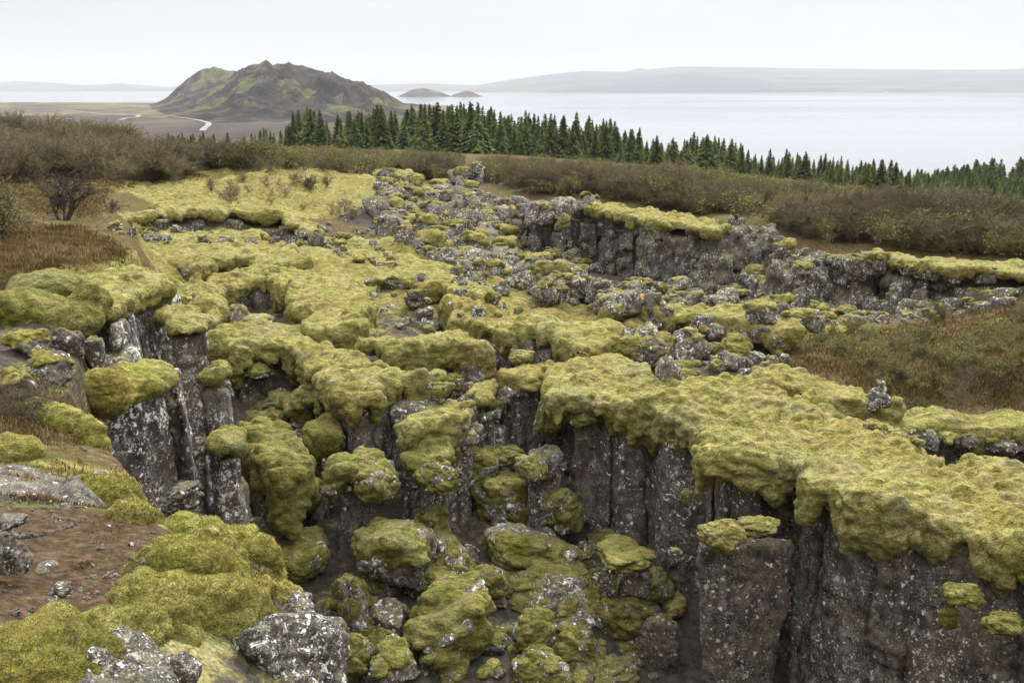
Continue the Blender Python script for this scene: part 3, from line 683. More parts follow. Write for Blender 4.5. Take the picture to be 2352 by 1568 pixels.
def moss_part(parent, loc, poly, pl, h, seed, over, drape, thick, mat, name='moss_cap', lobe=1.0, ragged=0.0):
    xs = [p[0] for p in poly]; ys = [p[1] for p in poly]; zs = [pl[0] + pl[1] * p[0] + pl[2] * p[1] for p in poly]
    m = over + 0.8
    gx = np.arange(min(xs) - m, max(xs) + m, h); gy = np.arange(min(ys) - m, max(ys) + m, h)
    gzz = np.arange(min(zs) - drape * 2.2 - 0.3, max(zs) + thick * 3 + 0.5, h)
    X, Y = np.meshgrid(gx, gy, indexing='ij')
    wx = X + 0.35 * noise(X / 0.8, Y / 0.8, 0, seed + 1); wy = Y + 0.35 * noise(X / 0.8, Y / 0.8, 5, seed + 1)
    d2 = polysd(X, Y, [p[:2] for p in poly])
    o = over + lobe * (0.34 * (billow(wx / 1.25, wy / 1.25, 0, seed + 2) - 0.42) + 0.12 * (billow(wx / 0.5, wy / 0.5, 0, seed + 3) - 0.4)) - ragged * np.maximum(noise(X / 1.1, Y / 1.1, 2, seed + 8), 0)
    t = thick * (0.45 + 1.25 * billow(wx / 1.7, wy / 1.5, 0, seed + 4)) + lobe * 0.16 * noise(wx / 2.4, wy / 1.8, 0, seed + 14) + lobe * 0.10 * billow(wx / 0.62, wy / 0.62, 0, seed + 5)
    dr = drape * (0.12 + 1.5 * billow(wx / 1.3, wy / 1.3, 9, seed + 6) + 0.8 * billow(wx / 0.4, wy / 0.4, 3, seed + 13))
    ztop = pl[0] + pl[1] * X + pl[2] * Y
    zt, zb = ztop + t, ztop - dr
    r = np.clip((zt - zb) * 0.46, 0.02, 0.18)
    qx = (d2 - o + r)[..., None]; ZZ = gzz[None, None, :]
    qz = np.abs(ZZ - ((zt + zb) / 2)[..., None]) - ((zt - zb) / 2)[..., None] + r[..., None]
    F = (np.minimum(np.maximum(qx, qz), 0) + np.sqrt(np.maximum(qx, 0) ** 2 + np.maximum(qz, 0) ** 2) - r[..., None]).astype(np.float32)
    V, Q = nets(F, (gx[0], gy[0], gzz[0]), h)
    if len(V) == 0: return None
    zp = pl[0] + pl[1] * V[:, 0] + pl[2] * V[:, 1]
    V, Q = prune(V, Q, (polysd(V[:, 0], V[:, 1], [p[:2] for p in poly]) < -0.9) & (V[:, 2] < zp - 0.1))
    V = relax(V, Q, 1, 0.5)
    N = normals(V, Q); x, y, z = V.T
    n = 0.085 * (billow(x / 0.42, y / 0.34, z / 0.3, seed + 7) - 0.35) + 0.035 * (billow(x / 0.17, y / 0.14, z / 0.12, seed + 11) - 0.35) * (h < 0.1) + 0.05 * noise(x / 0.8, y / 0.8, z / 0.8, seed + 12)
    V = V + N * n[:, None]
    for V, Q in pieces(V, Q): o_ = link(name, mesh(name, V - np.array(loc), Q, None, [mat]), parent)
    return o_
SEED = [100]
def ridge(name, label, cat, poly, zb, cell=0.7, inset=(0.0, 0.42), block=0.9, lean=0.05, over=0.10, drape=0.36, thick=0.16, moss=True, mosspoly=None,
          rock=None, mossmat=None, group=None, rough=1.0, lobe=1.0, ragged=0.0, hmul=1.0, crack=0.12, jit=0.3):
    SEED[0] += 17; seed = SEED[0]
    pl = plane_fit(poly); p2 = [(p[0], p[1]) for p in poly]
    cx = sum(p[0] for p in p2) / len(p2); cy = sum(p[1] for p in p2) / len(p2); ym = min(p[1] for p in p2) * 0.6 + cy * 0.4
    h = float(np.clip(0.0031 * ym * hmul, 0.035, 0.3)); loc = (cx, cy, zb)
    t = thing(name, loc, label, cat, group)
    rock_part(t, loc, p2, pl, zb, h, seed, cell, inset, block, lean, rock or M_ROCK, rough, crack=crack, jit=jit)
    if moss:
        mp = mosspoly or p2
        moss_part(t, loc, mp, pl, h, seed, over, drape, thick, mossmat or M_MOSS, lobe=lobe, ragged=ragged)
    TOPS.append((p2, pl, (min(p[0] for p in p2) - .2, max(p[0] for p in p2) + .2, min(p[1] for p in p2) - .2, max(p[1] for p in p2) + .2)))
    return t
G_R = 'moss-topped basalt ridges in the rift'; G_P = 'basalt pillars standing in the rift'; G_W = 'rock walls along the far side of the rift'
# the great ridge running to the lower right
great = ridge('basalt_ridge', 'long basalt ridge with thick lumpy yellow-green moss top running to the lower right corner', 'rock ridge',
      outline([(1290,905),(1320,888),(1400,882),(1480,876),(1560,884),(1620,876),(1700,884),(1780,908),(1850,945),(1960,985),(2040,1002),(2100,1038),(2165,1090),(2250,1084),(2352,1105),(2560,1160),(2700,1400),
               (2480,1345),(2352,1275),(2280,1258),(2200,1228),(2080,1208),(1970,1172),(1880,1118),(1850,1080),(1820,1055),(1770,1075),(1700,1070),(1650,1055),(1615,1030),(1600,985),(1560,985),(1520,960),(1500,940),(1430,938),(1360,920),(1305,918)], -6.5),
      -11.2, cell=1.35, inset=(0.0, 0.32), block=4.5, lean=0.035, over=0.17, drape=0.42, thick=0.18, crack=0.10)
ridge('basalt_ridge', 'short square moss-topped block behind the left end of the long ridge', 'rock ridge',
      outline([(1258,846),(1330,836),(1420,832),(1472,842),(1482,866),(1430,872),(1310,890),(1290,925),(1268,900)], -6.62), -9.4, cell=0.8, block=1.6, drape=0.4, lobe=0.5, group=G_R)
ridge('rock_pillar', 'pale lichen-grey pillar with thin flat moss cap left of the square block', 'rock pillar',
      outline([(1148,852),(1200,845),(1255,848),(1258,866),(1200,870),(1155,872)], -6.75), -9.2, cell=1.0, inset=(-0.05, 0.15), block=2.5, over=0.1, drape=0.22, thick=0.12, rock=M_ROCK_L, lobe=0.5, group=G_P)
ridge('rock_pillar', 'jagged lichen-spotted pillars between the pale pillar and the wide flat-topped pillar', 'rock pillar',
      outline([(1060,890),(1100,872),(1130,868),(1150,895),(1135,925),(1080,935)], -7.1), -9.3, cell=0.5, inset=(-0.05, 0.35), block=0.9, over=0.0, drape=0.2, thick=0.1, rock=M_ROCK_L, lobe=0.5, group=G_P, ragged=0.5, jit=0.6)
# second ridge, left of centre
ridge('basalt_ridge', 'diagonal moss ridge from the left cliff down to the wide lichened pillar', 'rock ridge',
      outline([(462,778),(560,768),(650,771),(720,793),(800,818),(870,853),(920,868),(1005,875),(1005,892),(960,880),(885,892),(865,925),(815,932),(768,915),(745,880),(722,838),(660,803),(600,808),(545,818),(495,803)], -6.55),
      -9.4, cell=0.9, inset=(0.02, 0.45), block=1.5, drape=0.5, over=0.12, ragged=0.75, group=G_R)
ridge('rock_pillar', 'wide flat-topped pillar with white lichen face at the end of the diagonal moss ridge', 'rock pillar',
      outline([(882,892),(940,886),(1000,886),(1008,902),(990,915),(930,912),(885,915)], -6.75), -9.9, cell=1.3, inset=(-0.06, 0.2), block=2.5, moss=False, rock=M_ROCK_L, group=G_P)
ridge('rock_pillar', 'stepped ledge with a sloping moss cap in front of the wide lichened pillar', 'rock pillar',
      outline([(908,988),(955,962),(1000,935),(1045,928),(1082,952),(1078,975),(1010,985),(940,1003)], -7.05), -9.9, cell=0.7, inset=(0, 0.3), block=1.0, over=0.08, drape=0.3, thick=0.15, rock=M_ROCK_L, lobe=0.5, group=G_P)
ridge('rock_pillar', 'lower leaning pillar with a rounded moss cap below the stepped ledge', 'rock pillar',
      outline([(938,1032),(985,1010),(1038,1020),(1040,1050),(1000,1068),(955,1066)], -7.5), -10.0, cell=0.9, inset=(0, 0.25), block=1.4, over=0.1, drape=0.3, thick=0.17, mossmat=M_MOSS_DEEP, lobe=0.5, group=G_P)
ridge('rock_pillar', 'dark block with a moss ledge beneath the end of the diagonal ridge', 'rock pillar',
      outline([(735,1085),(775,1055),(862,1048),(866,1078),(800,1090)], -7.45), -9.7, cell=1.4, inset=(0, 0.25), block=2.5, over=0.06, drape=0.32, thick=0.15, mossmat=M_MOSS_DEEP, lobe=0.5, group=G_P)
ridge('rock_pillar', 'tall column under a long drooping moss mound beside the left cliff', 'rock pillar',
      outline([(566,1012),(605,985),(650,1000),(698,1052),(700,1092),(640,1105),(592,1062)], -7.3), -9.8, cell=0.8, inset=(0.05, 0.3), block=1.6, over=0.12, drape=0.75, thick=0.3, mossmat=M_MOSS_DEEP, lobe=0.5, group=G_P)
ridge('rock_pillar', 'bare square block at the foot of the great wall, left end', 'rock pillar',
      outline([(1210,1028),(1250,1016),(1290,1020),(1296,1042),(1215,1048)], -7.55), -9.9, cell=1.0, inset=(-0.05, 0.12), block=1.5, moss=False, group=G_P)
ridge('rock_pillar', 'broad brown slab standing in front of the great wall with one moss cushion', 'rock pillar',
      outline([(1565,1222),(1605,1204),(1700,1200),(1800,1200),(1868,1200),(1872,1250),(1820,1262),(1700,1275),(1590,1255)], -7.45), -11.2, cell=3.0, inset=(-0.08, 0.12), block=7.0, crack=0.05, jit=0.06, moss=False, rock=M_ROCK_B, group=G_P, lean=-0.06)
ridge('rock_pillar', 'narrow pillar with a moss shawl beside the dark block', 'rock pillar',
      outline([(708,990),(740,978),(772,980),(775,1004),(735,1012)], -7.3), -9.8, cell=1.0, inset=(-0.05, 0.15), block=1.5, over=0.06, drape=0.5, thick=0.2, mossmat=M_MOSS_DEEP, lobe=0.5, group=G_P)
ridge('rock_pillar', 'slim grey pillar behind the stepped ledge, left of the pale pillar', 'rock pillar',
      outline([(1100,938),(1135,925),(1155,935),(1150,955),(1110,958)], -7.6), -9.6, cell=0.7, inset=(-0.05, 0.1), block=1.2, over=0.02, drape=0.15, thick=0.1, rock=M_ROCK_L, lobe=0.4, group=G_P)
ridge('rock_pillar', 'short stub of rock with a moss crown at the foot of the slim pillar', 'rock pillar',
      outline([(1085,1040),(1130,1030),(1165,1040),(1160,1062),(1095,1066)], -8.3), -9.9, cell=0.8, inset=(-0.05, 0.1), block=1.2, over=0.06, drape=0.25, thick=0.16, mossmat=M_MOSS_DEEP, lobe=0.5, group=G_P)
ridge('rock_pillar', 'dark stump in the cleft between the tall column and the dark block', 'rock pillar',
      outline([(700,1120),(735,1112),(742,1140),(708,1148)], -8.3), -10, cell=0.8, inset=(-0.05, 0.1), block=1.2, over=0.02, drape=0.2, thick=0.12, mossmat=M_MOSS_DEEP, lobe=0.4, group=G_P)
ridge('rock_pillar', 'lichened post of rock under the moss of the diagonal ridge', 'rock pillar',
      outline([(655,925),(700,915),(722,930),(712,948),(665,950)], -7.6), -9.2, cell=0.7, inset=(-0.05, 0.12), block=1.2, over=0.05, drape=0.25, thick=0.15, rock=M_ROCK_L, mossmat=M_MOSS_DEEP, lobe=0.5, group=G_P)
ridge('rock_pillar', 'low mossy step on the floor of the dark gap left of centre', 'rock pillar',
      outline([(575,955),(625,940),(660,952),(640,975),(585,980)], -8.0), -9.2, cell=0.8, inset=(-0.05, 0.12), block=1.2, over=0.06, drape=0.3, thick=0.2, mossmat=M_MOSS_DEEP, lobe=0.6, group=G_P)
# middle ridges
ridge('basalt_ridge', 'short thick moss ridge behind the wide lichened pillar', 'rock ridge',
      outline([(848,782),(930,770),(1000,775),(1060,779),(1118,798),(1120,812),(1088,822),(1040,805),(960,808),(890,803),(855,795)], -6.65), -8.3, cell=0.8, block=1.0, drape=0.42, ragged=0.75, group=G_R)
ridge('basalt_ridge', 'wide moss ridge across the middle of the rift with a dark undercut wall', 'rock ridge',
      outline([(1035,700),(1100,708),(1180,735),(1240,750),(1330,750),(1400,757),(1480,768),(1525,790),(1490,800),(1420,783),(1345,812),(1312,805),(1262,780),(1190,770),(1150,772),(1100,762),(1060,742)], -6.6),
      -8.6, cell=0.8, block=1.1, drape=0.5, over=0.12, ragged=0.75, group=G_R)
ridge('basalt_ridge', 'mossy shelf with a dark rock alcove below it, left of centre', 'rock ridge',
      outline([(470,655),(525,630),(620,622),(700,632),(800,648),(838,668),(850,720),(855,742),(800,760),(740,765),(690,752),(685,705),(655,672),(620,648),(545,655),(500,668)], -6.55),
      -8.4, cell=0.9, block=1.2, drape=0.5, over=0.15, ragged=0.75, group=G_R)
ridge('basalt_ridge', 'upper moss shelf with rounded lobes beneath the low outcrop row', 'rock ridge',
      outline([(290,562),(400,536),(520,540),(620,555),(680,584),(702,606),(620,603),(560,598),(480,612),(458,632),(425,618),(380,604),(310,594)], -6.35), -7.6, cell=0.9, block=0.9, drape=0.42, over=0.12, ragged=0.75, group=G_R)
ridge('basalt_ridge', 'lower moss knoll at the foot of the left cliff', 'rock ridge',
      outline([(400,668),(445,662),(500,690),(528,725),(525,750),(480,752),(440,720),(402,700)], -6.75), -8.0, cell=0.7, drape=0.4, over=0.12, thick=0.3, ragged=0.75, group=G_R)
ridge('basalt_ridge', 'moss rib leading right from the plateau past small lichened columns', 'rock ridge',
      outline([(955,634),(1000,626),(1060,654),(1120,684),(1145,702),(1130,712),(1080,692),(1020,672),(960,658)], -6.55), -7.9, cell=0.7, block=0.8, drape=0.35, ragged=0.75, group=G_R)
ridge('basalt_ridge', 'low double moss hump near the foot of the far wall', 'rock ridge',
      outline([(1196,640),(1250,632),(1330,648),(1340,662),(1290,666),(1205,656)], -6.9), -8.2, cell=0.7, drape=0.35, ragged=0.75, group=G_R)
ridge('rock_outcrop', 'cluster of white-spotted stone columns beside the big moss plateau', 'rock outcrop',
      strip([(843,662),(868,650),(900,646),(935,655),(960,690),(978,700)], -6.6, 1.3), -8.4, cell=0.55, inset=(-0.1, 0.45), block=0.7, over=-0.15, drape=0.2, thick=0.12, ragged=0.6, rock=M_ROCK_L, jit=0.5)
ridge('rock_outcrop', 'upright lichened blocks right of the double moss hump', 'rock outcrop',
      strip([(1237,682),(1270,668),(1310,662),(1345,656),(1393,672)], -6.75, 1.5), -8.4, cell=0.55, inset=(-0.1, 0.4), block=0.7, over=-0.1, drape=0.25, thick=0.15, ragged=0.6, rock=M_ROCK_L, jit=0.5)
ridge('basalt_ridge', 'mossy ledge of broken blocks below the far wall on the right', 'rock ridge',
      strip([(1395,722),(1450,712),(1540,728),(1610,728),(1640,745),(1700,750),(1780,768),(1850,762)], -6.95, 3.2), -8.9, cell=0.7, block=0.8, drape=0.4, group=G_R, ragged=0.4)
ridge('basalt_ridge', 'smooth moss hump just behind the great ridge', 'rock ridge',
      outline([(1712,880),(1760,868),(1850,868),(1920,882),(1995,922),(2038,942),(2010,948),(1960,938),(1900,948),(1850,932),(1800,900),(1740,898)], -6.75), -8.6, cell=0.8, block=1.2, drape=0.42, rock=M_ROCK_L, group=G_R)
ridge('basalt_ridge', 'moss-lipped ledge at the right edge behind the great ridge', 'rock ridge',
      strip([(2045,1000),(2060,992),(2120,985),(2180,975),(2230,985),(2300,992),(2352,985),(2480,992)], -7.1, 1.0), -9.4, cell=0.7, block=0.8, drape=0.25, over=0.1, thick=0.08, lobe=0.5, inset=(-0.05,0.5), group=G_R)
# far side of the rift
wall_pts = [(1090,462),(1130,450),(1200,458),(1225,486),(1285,478),(1345,474),(1400,484),(1450,496),(1530,514),(1600,526),(1650,530),(1700,524),(1790,526),(1832,578)]
wp = strip(wall_pts, -6.55, 4.5)
ridge('rock_wall', 'tall dark broken rock wall across the far side of the rift', 'rock wall', wp, -12, cell=0.8, inset=(-0.7, 0.8), block=0.6, lean=0.16, rock=M_ROCK, rough=2.8, hmul=0.8, jit=1.2,
      mosspoly=[p[:2] for p in outline([(1345,480),(1400,490),(1450,502),(1530,520),(1640,534),(1690,522),(1600,500),(1500,487),(1420,472),(1362,464)], -6.5)], over=-0.1, drape=0.3, thick=0.12, lobe=1.0, ragged=1.8, crack=0.12)
ridge('rock_wall', 'rough lichened rock wall with a moss top at the right edge', 'rock wall',
      strip([(1845,602),(1890,580),(1960,596),(2040,590),(2100,604),(2150,616),(2230,618),(2352,630),(2480,640)], -6.65, 3.0), -9.8, cell=0.65, inset=(-0.4, 0.7), block=0.55, lean=0.25, rock=M_ROCK_L, rough=2.4,
      mosspoly=[p[:2] for p in strip([(2030,590),(2100,606),(2150,618),(2230,620),(2352,632),(2480,642)], -6.6, 2.5)], drape=0.2, thick=0.1, over=0.0, lobe=0.8, ragged=0.6, hmul=0.9, crack=0.08, jit=0.8)
ridge('rock_outcrop', 'dark outcrop with a small moss roof near the head of the rift', 'rock outcrop',
      strip([(838,414),(872,404),(920,406),(948,418)], -6.1, 4), -9, cell=1.0, inset=(-0.2, 0.7), block=1.0, rock=M_ROCK, rough=2.0, drape=0.3, hmul=0.9)
ridge('rock_outcrop', 'grey rubbly crest rising to a peak in front of the birch scrub', 'rock outcrop',
      strip([(1004,440,-7.2),(1035,408,-6.4),(1070,382,-5.5),(1104,380,-5.5)], -6, 2.5), -9.5, cell=0.8, inset=(-0.3, 0.7), block=0.7, lean=0.5, rock=M_ROCK_L, rough=2.6, moss=False, hmul=0.9, jit=0.8)
ridge('rock_outcrop', 'low row of mossy outcrops below the broad moss knoll', 'rock outcrop',
      strip([(225,528,-5.5),(330,502,-5.6),(430,497,-5.8),(560,488,-5.85),(640,494,-5.95),(695,522,-6.3),(728,566,-6.8)], -6, 2.6), -8.3, cell=0.7, inset=(-0.1, 0.5), block=0.6, over=0.05, drape=0.28, thick=0.16, ragged=0.9, rock=M_ROCK_L, jit=0.6)
# the left cliff
ridge('rock_cliff', 'tall grey lichened cliff under a moss brow on the left', 'rock cliff',
      outline([(60,655,-3.65),(200,620,-3.75),(300,605,-3.75),(380,632,-3.7),(412,650,-3.75),(408,672,-3.75),(330,685,-3.65),(290,715,-3.6),(262,735,-3.6),(235,715,-3.55),(150,690,-3.6)], -3.7), -8.2, cell=1.1, inset=(-0.12, 0.2), block=2.5, over=-0.1, drape=0.22, thick=0.12, rock=M_ROCK_L, lobe=0.5, lean=0.08)
ridge('rock_pillar', 'stepped grey shoulder of rock on the right flank of the left cliff', 'rock pillar',
      outline([(375,742),(415,726),(455,732),(462,752),(410,764),(372,758)], -4.15), -8.2, cell=0.6, inset=(-0.1, 0.2), block=1.2, over=0.0, drape=0.1, thick=0.06, rock=M_ROCK_L, group=G_P, lean=0.05)
ridge('rock_pillar', 'pillar topped with thin moss between the left cliff and the diagonal ridge', 'rock pillar',
      outline([(445,856),(490,838),(535,846),(538,866),(490,872),(450,870)], -5.0), -8.6, cell=0.7, inset=(-0.1, 0.15), block=1.0, over=0.04, drape=0.12, thick=0.08, rock=M_ROCK_L, group=G_P)
ridge('rock_pillar', 'big leaning slab with a tilted moss top and white lichen edge on the left', 'rock pillar',
      outline([(170,890,-4.2),(240,862,-4.25),(330,845,-4.3),(395,836,-4.3),(425,850,-4.3),(418,872,-4.35),(350,905,-4.45),(265,945,-4.6),(205,935,-4.5)], -4.4), -8.0, cell=3.0, inset=(-0.08, 0.2), block=5.0, over=-0.06, drape=0.2, thick=0.10, rock=M_SPOT,
      mossmat=M_MOSS_FG, lobe=0.5, mosspoly=[p[:2] for p in outline([(195,893,-4.25),(250,866,-4.3),(330,848,-4.3),(392,840,-4.3),(404,858,-4.3),(345,900,-4.4),(262,938,-4.5),(212,928,-4.5)], -4.4)], group=G_P, lean=0.05)
ridge('rock_pillar', 'dark rounded slab spotted with bright white lichen beside the leaning slab', 'rock pillar',
      outline([(468,1008),(505,985),(545,990),(566,1015),(550,1035),(490,1040)], -5.35), -8.6, cell=3.0, inset=(-0.08, 0.15), block=5.0, over=-0.06, drape=0.18, thick=0.08, rock=M_SPOT, mossmat=M_MOSS_DEEP, lobe=0.5, group=G_P, lean=0.04)

# ------------------------------------------------------------------ boulders
def boulder_field(p, planes, k):
    d = np.stack([p @ n - o for n, o in planes], -1) * k
    m = d.max(-1, keepdims=True)
    return (m[..., 0] + np.log(np.exp(d - m).sum(-1))) / k
def boulder_meshes(seed, n, moss, name, rmat, mmat, thick=0.11, k=14, lump=1.0):
    r = np.random.default_rng(seed)
    planes = []
    for _ in range(10):
        v = r.normal(size=3); v[2] *= 0.9; v /= np.linalg.norm(v); planes.append((v, r.uniform(0.26, 0.46)))
    for s in (-1, 1):
        for ax in range(3):
            v = np.zeros(3); v[ax] = s; planes.append((v, 0.47))
    g = np.linspace(-0.78, 0.78, n); h = g[1] - g[0]
    X, Y, Z = np.meshgrid(g, g, g, indexing='ij'); P = np.stack([X, Y, Z], -1)
    F = boulder_field(P, planes, 60)
    V, Q = nets(F, (g[0],) * 3, h); V = relax(V, Q, 1, 0.3)
    N = normals(V, Q); x, y, z = V.T
    V = V + N * (0.075 * fbm(x * 2.6, y * 2.6, z * 2.6, seed, 5) + 0.03 * billow(x * 8, y * 8, z * 8, seed + 1))[:, None]
    rock = mesh(name, V, Q, None, [rmat])
    if moss is None: return rock, None
    Fs = boulder_field(P, planes, k)
    cut = moss - 0.12 + 0.22 * noise(X * 2.2, Y * 2.2, Z * 1.0, seed + 5) + 0.10 * noise(X * 6, Y * 6, Z * 4, seed + 6)
    t = thick * np.clip((Z - cut) / 0.14, -2.0, 1) * (0.7 + 0.6 * billow(X * 2.6, Y * 2.6, Z * 2.6, seed + 7) * lump)
    V, Q = nets(Fs - 0.02 - t, (g[0],) * 3, h)
    if len(Q) == 0: return rock, None
    V = relax(V, Q, 1)
    inside = boulder_field(V, planes, 26) < -0.05
    if len(V): V, Q = prune(V, Q, inside)
    if len(Q) == 0: return rock, None
    N = normals(V, Q); x, y, z = V.T
    V = V + N * (0.045 * (billow(x * 4.5, y * 4.5, z * 5, seed + 8) - 0.35) + 0.022 * (billow(x * 11, y * 11, z * 12, seed + 9) - 0.35))[:, None]
    return rock, mesh('moss_cap', V, Q, None, [mmat])
def put_boulder(meshes, label, cat, loc, scale, rz, tilt=(0, 0), group=None, name='boulder', mossonly=False):
    t = thing(name, loc, label, cat, group); t.rotation_euler = (tilt[0], tilt[1], rz); t.scale = scale
    link('rock', meshes[0], t)
    if meshes[1] is not None: link('moss_cap', meshes[1], t)
    return t
G_B = 'moss-capped boulders on the rift floor'
def big_boulder(u, v, w, h, label, moss, seed, rmat=None, mmat=None, Y=None, thick=0.13, n=54, depth=1.0, tilt=(0, 0), k=9, group=G_B, name='boulder', cat='boulder', rz=0.0):
    if Y is None:
        x, y, z, ok, st = hits([u], [v + h * 0.33]); Y = float(y[0])
    c = at_y(u, v, Y); W = w * Y / FPX * 1.02; H = h * Y / FPX * 1.03
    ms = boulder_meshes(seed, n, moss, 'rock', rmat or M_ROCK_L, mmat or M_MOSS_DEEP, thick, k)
    zx = 0.98
    return put_boulder(ms, label, cat, (c[0], c[1] + W * 0.2, c[2]), (W / zx, W * depth / zx, H / zx * 1.02), rz, tilt, group, name)
BB = [
 (1040,1462,245,165,'largest rounded moss mound on the rift floor, low in the middle',-0.38,1),
 (1262,1378,200,95,'long smooth moss cushion right above two round moss balls',-0.30,2),
 (1213,1467,98,98,'left one of the two round moss balls low in the rift',-0.42,3),
 (1318,1490,128,118,'right one of the two round moss balls, the squarer one',-0.40,4),
 (1428,1440,125,130,'lumpy moss boulder between the square moss ball and the brown slab',-0.32,5),
 (1175,1180,170,125,'big square moss block halfway up the rift, left part of a pair',-0.28,6),
 (1295,1180,115,110,'moss block with a tuft of dry grass against the great wall',-0.32,7),
 (1212,1288,240,120,'broad sloping moss mound below the square moss block',-0.30,8),
 (930,1310,215,190,'big grey lichen-crusted boulder with moss running down its right side',0.20,9),
 (1030,1300,130,130,'moss-draped shoulder at the right of the lichen-crusted boulder',-0.25,10),
 (1000,1362,132,78,'low mossy boulder below the lichen-crusted boulder',-0.15,11),
 (800,1517,125,118,'dark green moss mound at the bottom left of the rift floor',-0.40,12),
 (1095,1088,110,80,'green moss hump among the pillars at the back of the rift floor',-0.2,13),
 (1175,1075,70,50,'small moss cushion right of the green moss hump',-0.2,14),
 (1170,1048,75,40,'small moss ledge at the foot of the pale lichened pillar',-0.1,15),
 (1255,965,55,90,'upright moss lump hanging under the square moss-topped block',-0.3,16),
 (1295,1325,62,80,'small pointed lichened stone among the moss mounds',0.42,18),
 (1502,1368,60,70,'green-topped stone left of the brown slab',-0.05,19),
 (1515,1480,115,180,'brown angular boulder leaning against the broad brown slab',0.5,20),
 (800,1395,95,130,'mossy rock in the gap below the foreground brow',-0.1,21),
 (880,1430,95,110,'rough grey stone below the lichen-crusted boulder',0.5,22),
 (1130,1350,120,90,'moss saddle joining the large mounds on the rift floor',-0.3,23),
 (1400,1250,90,60,'low moss patch at the foot of the great wall',-0.2,24),
 (985,1225,110,110,'moss slope behind the lichen-crusted boulder',-0.2,25),
 (700,1300,150,90,'brown-green heathy hump below the foreground brow',-0.35,26),
 (905,1545,150,90,'flat lichened rock at the bottom edge of the rift floor',0.3,27),
 (1240,1560,190,60,'grassy moss hump at the bottom edge of the rift floor',-0.3,28),
 (600,1220,90,70,'dark moss cushion deep in the gap beside the spotted slab',-0.4,29),
 (1420,1555,150,60,'rusty brown heath hump at the bottom edge beside the brown boulder',-0.3,30),
 (590,850,70,36,'moss ledge on the dark wall under the diagonal ridge',-0.2,31),
 (640,930,90,50,'mossy lump in the gap under the diagonal ridge',-0.2,32),
 (700,920,80,50,'second mossy lump under the diagonal ridge, nearer its end',-0.2,33),
 (590,745,80,40,'mossy stone inside the dark alcove',0.0,34),
 (540,735,60,70,'lichened stone at the mouth of the dark alcove',0.3,35),
 (1195,825,60,34,'moss cushion on the dark undercut wall in the middle',-0.2,36),
 (1010,900,70,50,'moss lump just behind the wide lichened pillar',-0.2,37),
 (1050,885,60,46,'moss-topped stone between the wide and the jagged pillars',-0.1,38),
 (1600,805,95,90,'big white-spotted boulder below the broken mossy ledge',0.45,39),
 (1690,800,90,60,'moss-draped boulder right of the white-spotted boulder',-0.1,40),
 (1540,850,60,80,'pale lichened stone at the end of the middle ridge',0.4,41),
 (1760,730,80,60,'upright lichened block beside the far wall foot',0.3,42),
 (1900,650,75,70,'large pale boulder in the talus of the right rock wall',0.5,43),
 (1725,640,60,60,'mossy crag in front of the right end of the far wall',0.0,44),
 (1560,660,60,40,'grey boulder at the foot of the tall far wall',0.5,45),
 (1292,512,34,40,'round moss ball high on the far wall',-0.4,46),
]
for i, (u, v, w_, h_, lab, ms, sd) in enumerate(BB):
    kw = {}
    if sd in (20,): kw['rmat'] = M_ROCK_B
    if sd in (46,): kw['Y'] = 50.0
    if sd in (16,): kw['Y'] = 22.0
    if v < 900: kw['mmat'] = M_MOSS; kw['n'] = 36
    if v < 760: kw['n'] = 30
    if sd in (6, 8, 1, 2): kw['thick'] = 0.13
    big_boulder(u, v, w_, h_, lab, ms, sd + 40, tilt=(0.12 * math.sin(sd), 0.14 * math.cos(sd * 2.3)), **kw)
# a natural stone table: a slab resting on two stones
t_ = big_boulder(1440, 1290, 150, 46, 'flat mossy stone slab lying like a table on two stones', 0.12, 151, tilt=(0, 0.03), Y=17.4, name='stone_slab', cat='stone slab', group=None, k=20)
for u, v, w_, h_, sd, lab in ((1395, 1342, 50, 80, 152, 'small stone propping the left end of the stone slab'), (1460, 1345, 85, 85, 153, 'blocky stone propping the middle of the stone slab')):
    big_boulder(u, v, w_, h_, lab, 0.5, sd, Y=17.5)
# moss cushions growing on ledges of the walls belong to the rock they grow on
def cushion(parent, u, v, w, h, Y, seed, mat=None):
    c = at_y(u, v, Y); W = w * Y / FPX; H = h * Y / FPX
    g_ = np.linspace(-0.75, 0.75, 48); X, Yg, Z = np.meshgrid(g_, g_, g_, indexing='ij')
    F = np.sqrt(X ** 2 + Yg ** 2 + Z ** 2) - 0.46 + 0.16 * noise(X * 2.2, Yg * 2.2, Z * 2.2, seed) - 0.10 * (billow(X * 3, Yg * 3, Z * 3, seed + 1) - 0.4)
    V, Q = nets(F, (g_[0],) * 3, g_[1] - g_[0]); N = normals(V, Q); x, y, z = V.T
    V = V + N * (0.04 * (billow(x * 7, y * 7, z * 7, seed + 2) - 0.35))[:, None]
    o = link('moss_cushion', mesh('moss_cushion', V, Q, None, [mat or M_MOSS_DEEP]), parent)
    o.location = (c[0] - parent.location[0], c[1] - parent.location[1] + W * 0.12, c[2] - parent.location[2]); o.scale = (W, W * 0.75, H)
    return o
cushion(great, 2215, 1372, 105, 66, 12.9, 211); cushion(great, 2180, 1420, 55, 66, 12.9, 212); cushion(great, 2312, 1440, 105, 60, 12.4, 213)
cushion(great, 1575, 1140, 24, 40, 16.6, 214)
for o in C.objects:
    if o.get('label', '').startswith('broad brown slab'): slab = o
cushion(slab, 1665, 1236, 130, 84, 15.1, 215, M_MOSS); cushion(slab, 1740, 1214, 120, 40, 15.3, 216)
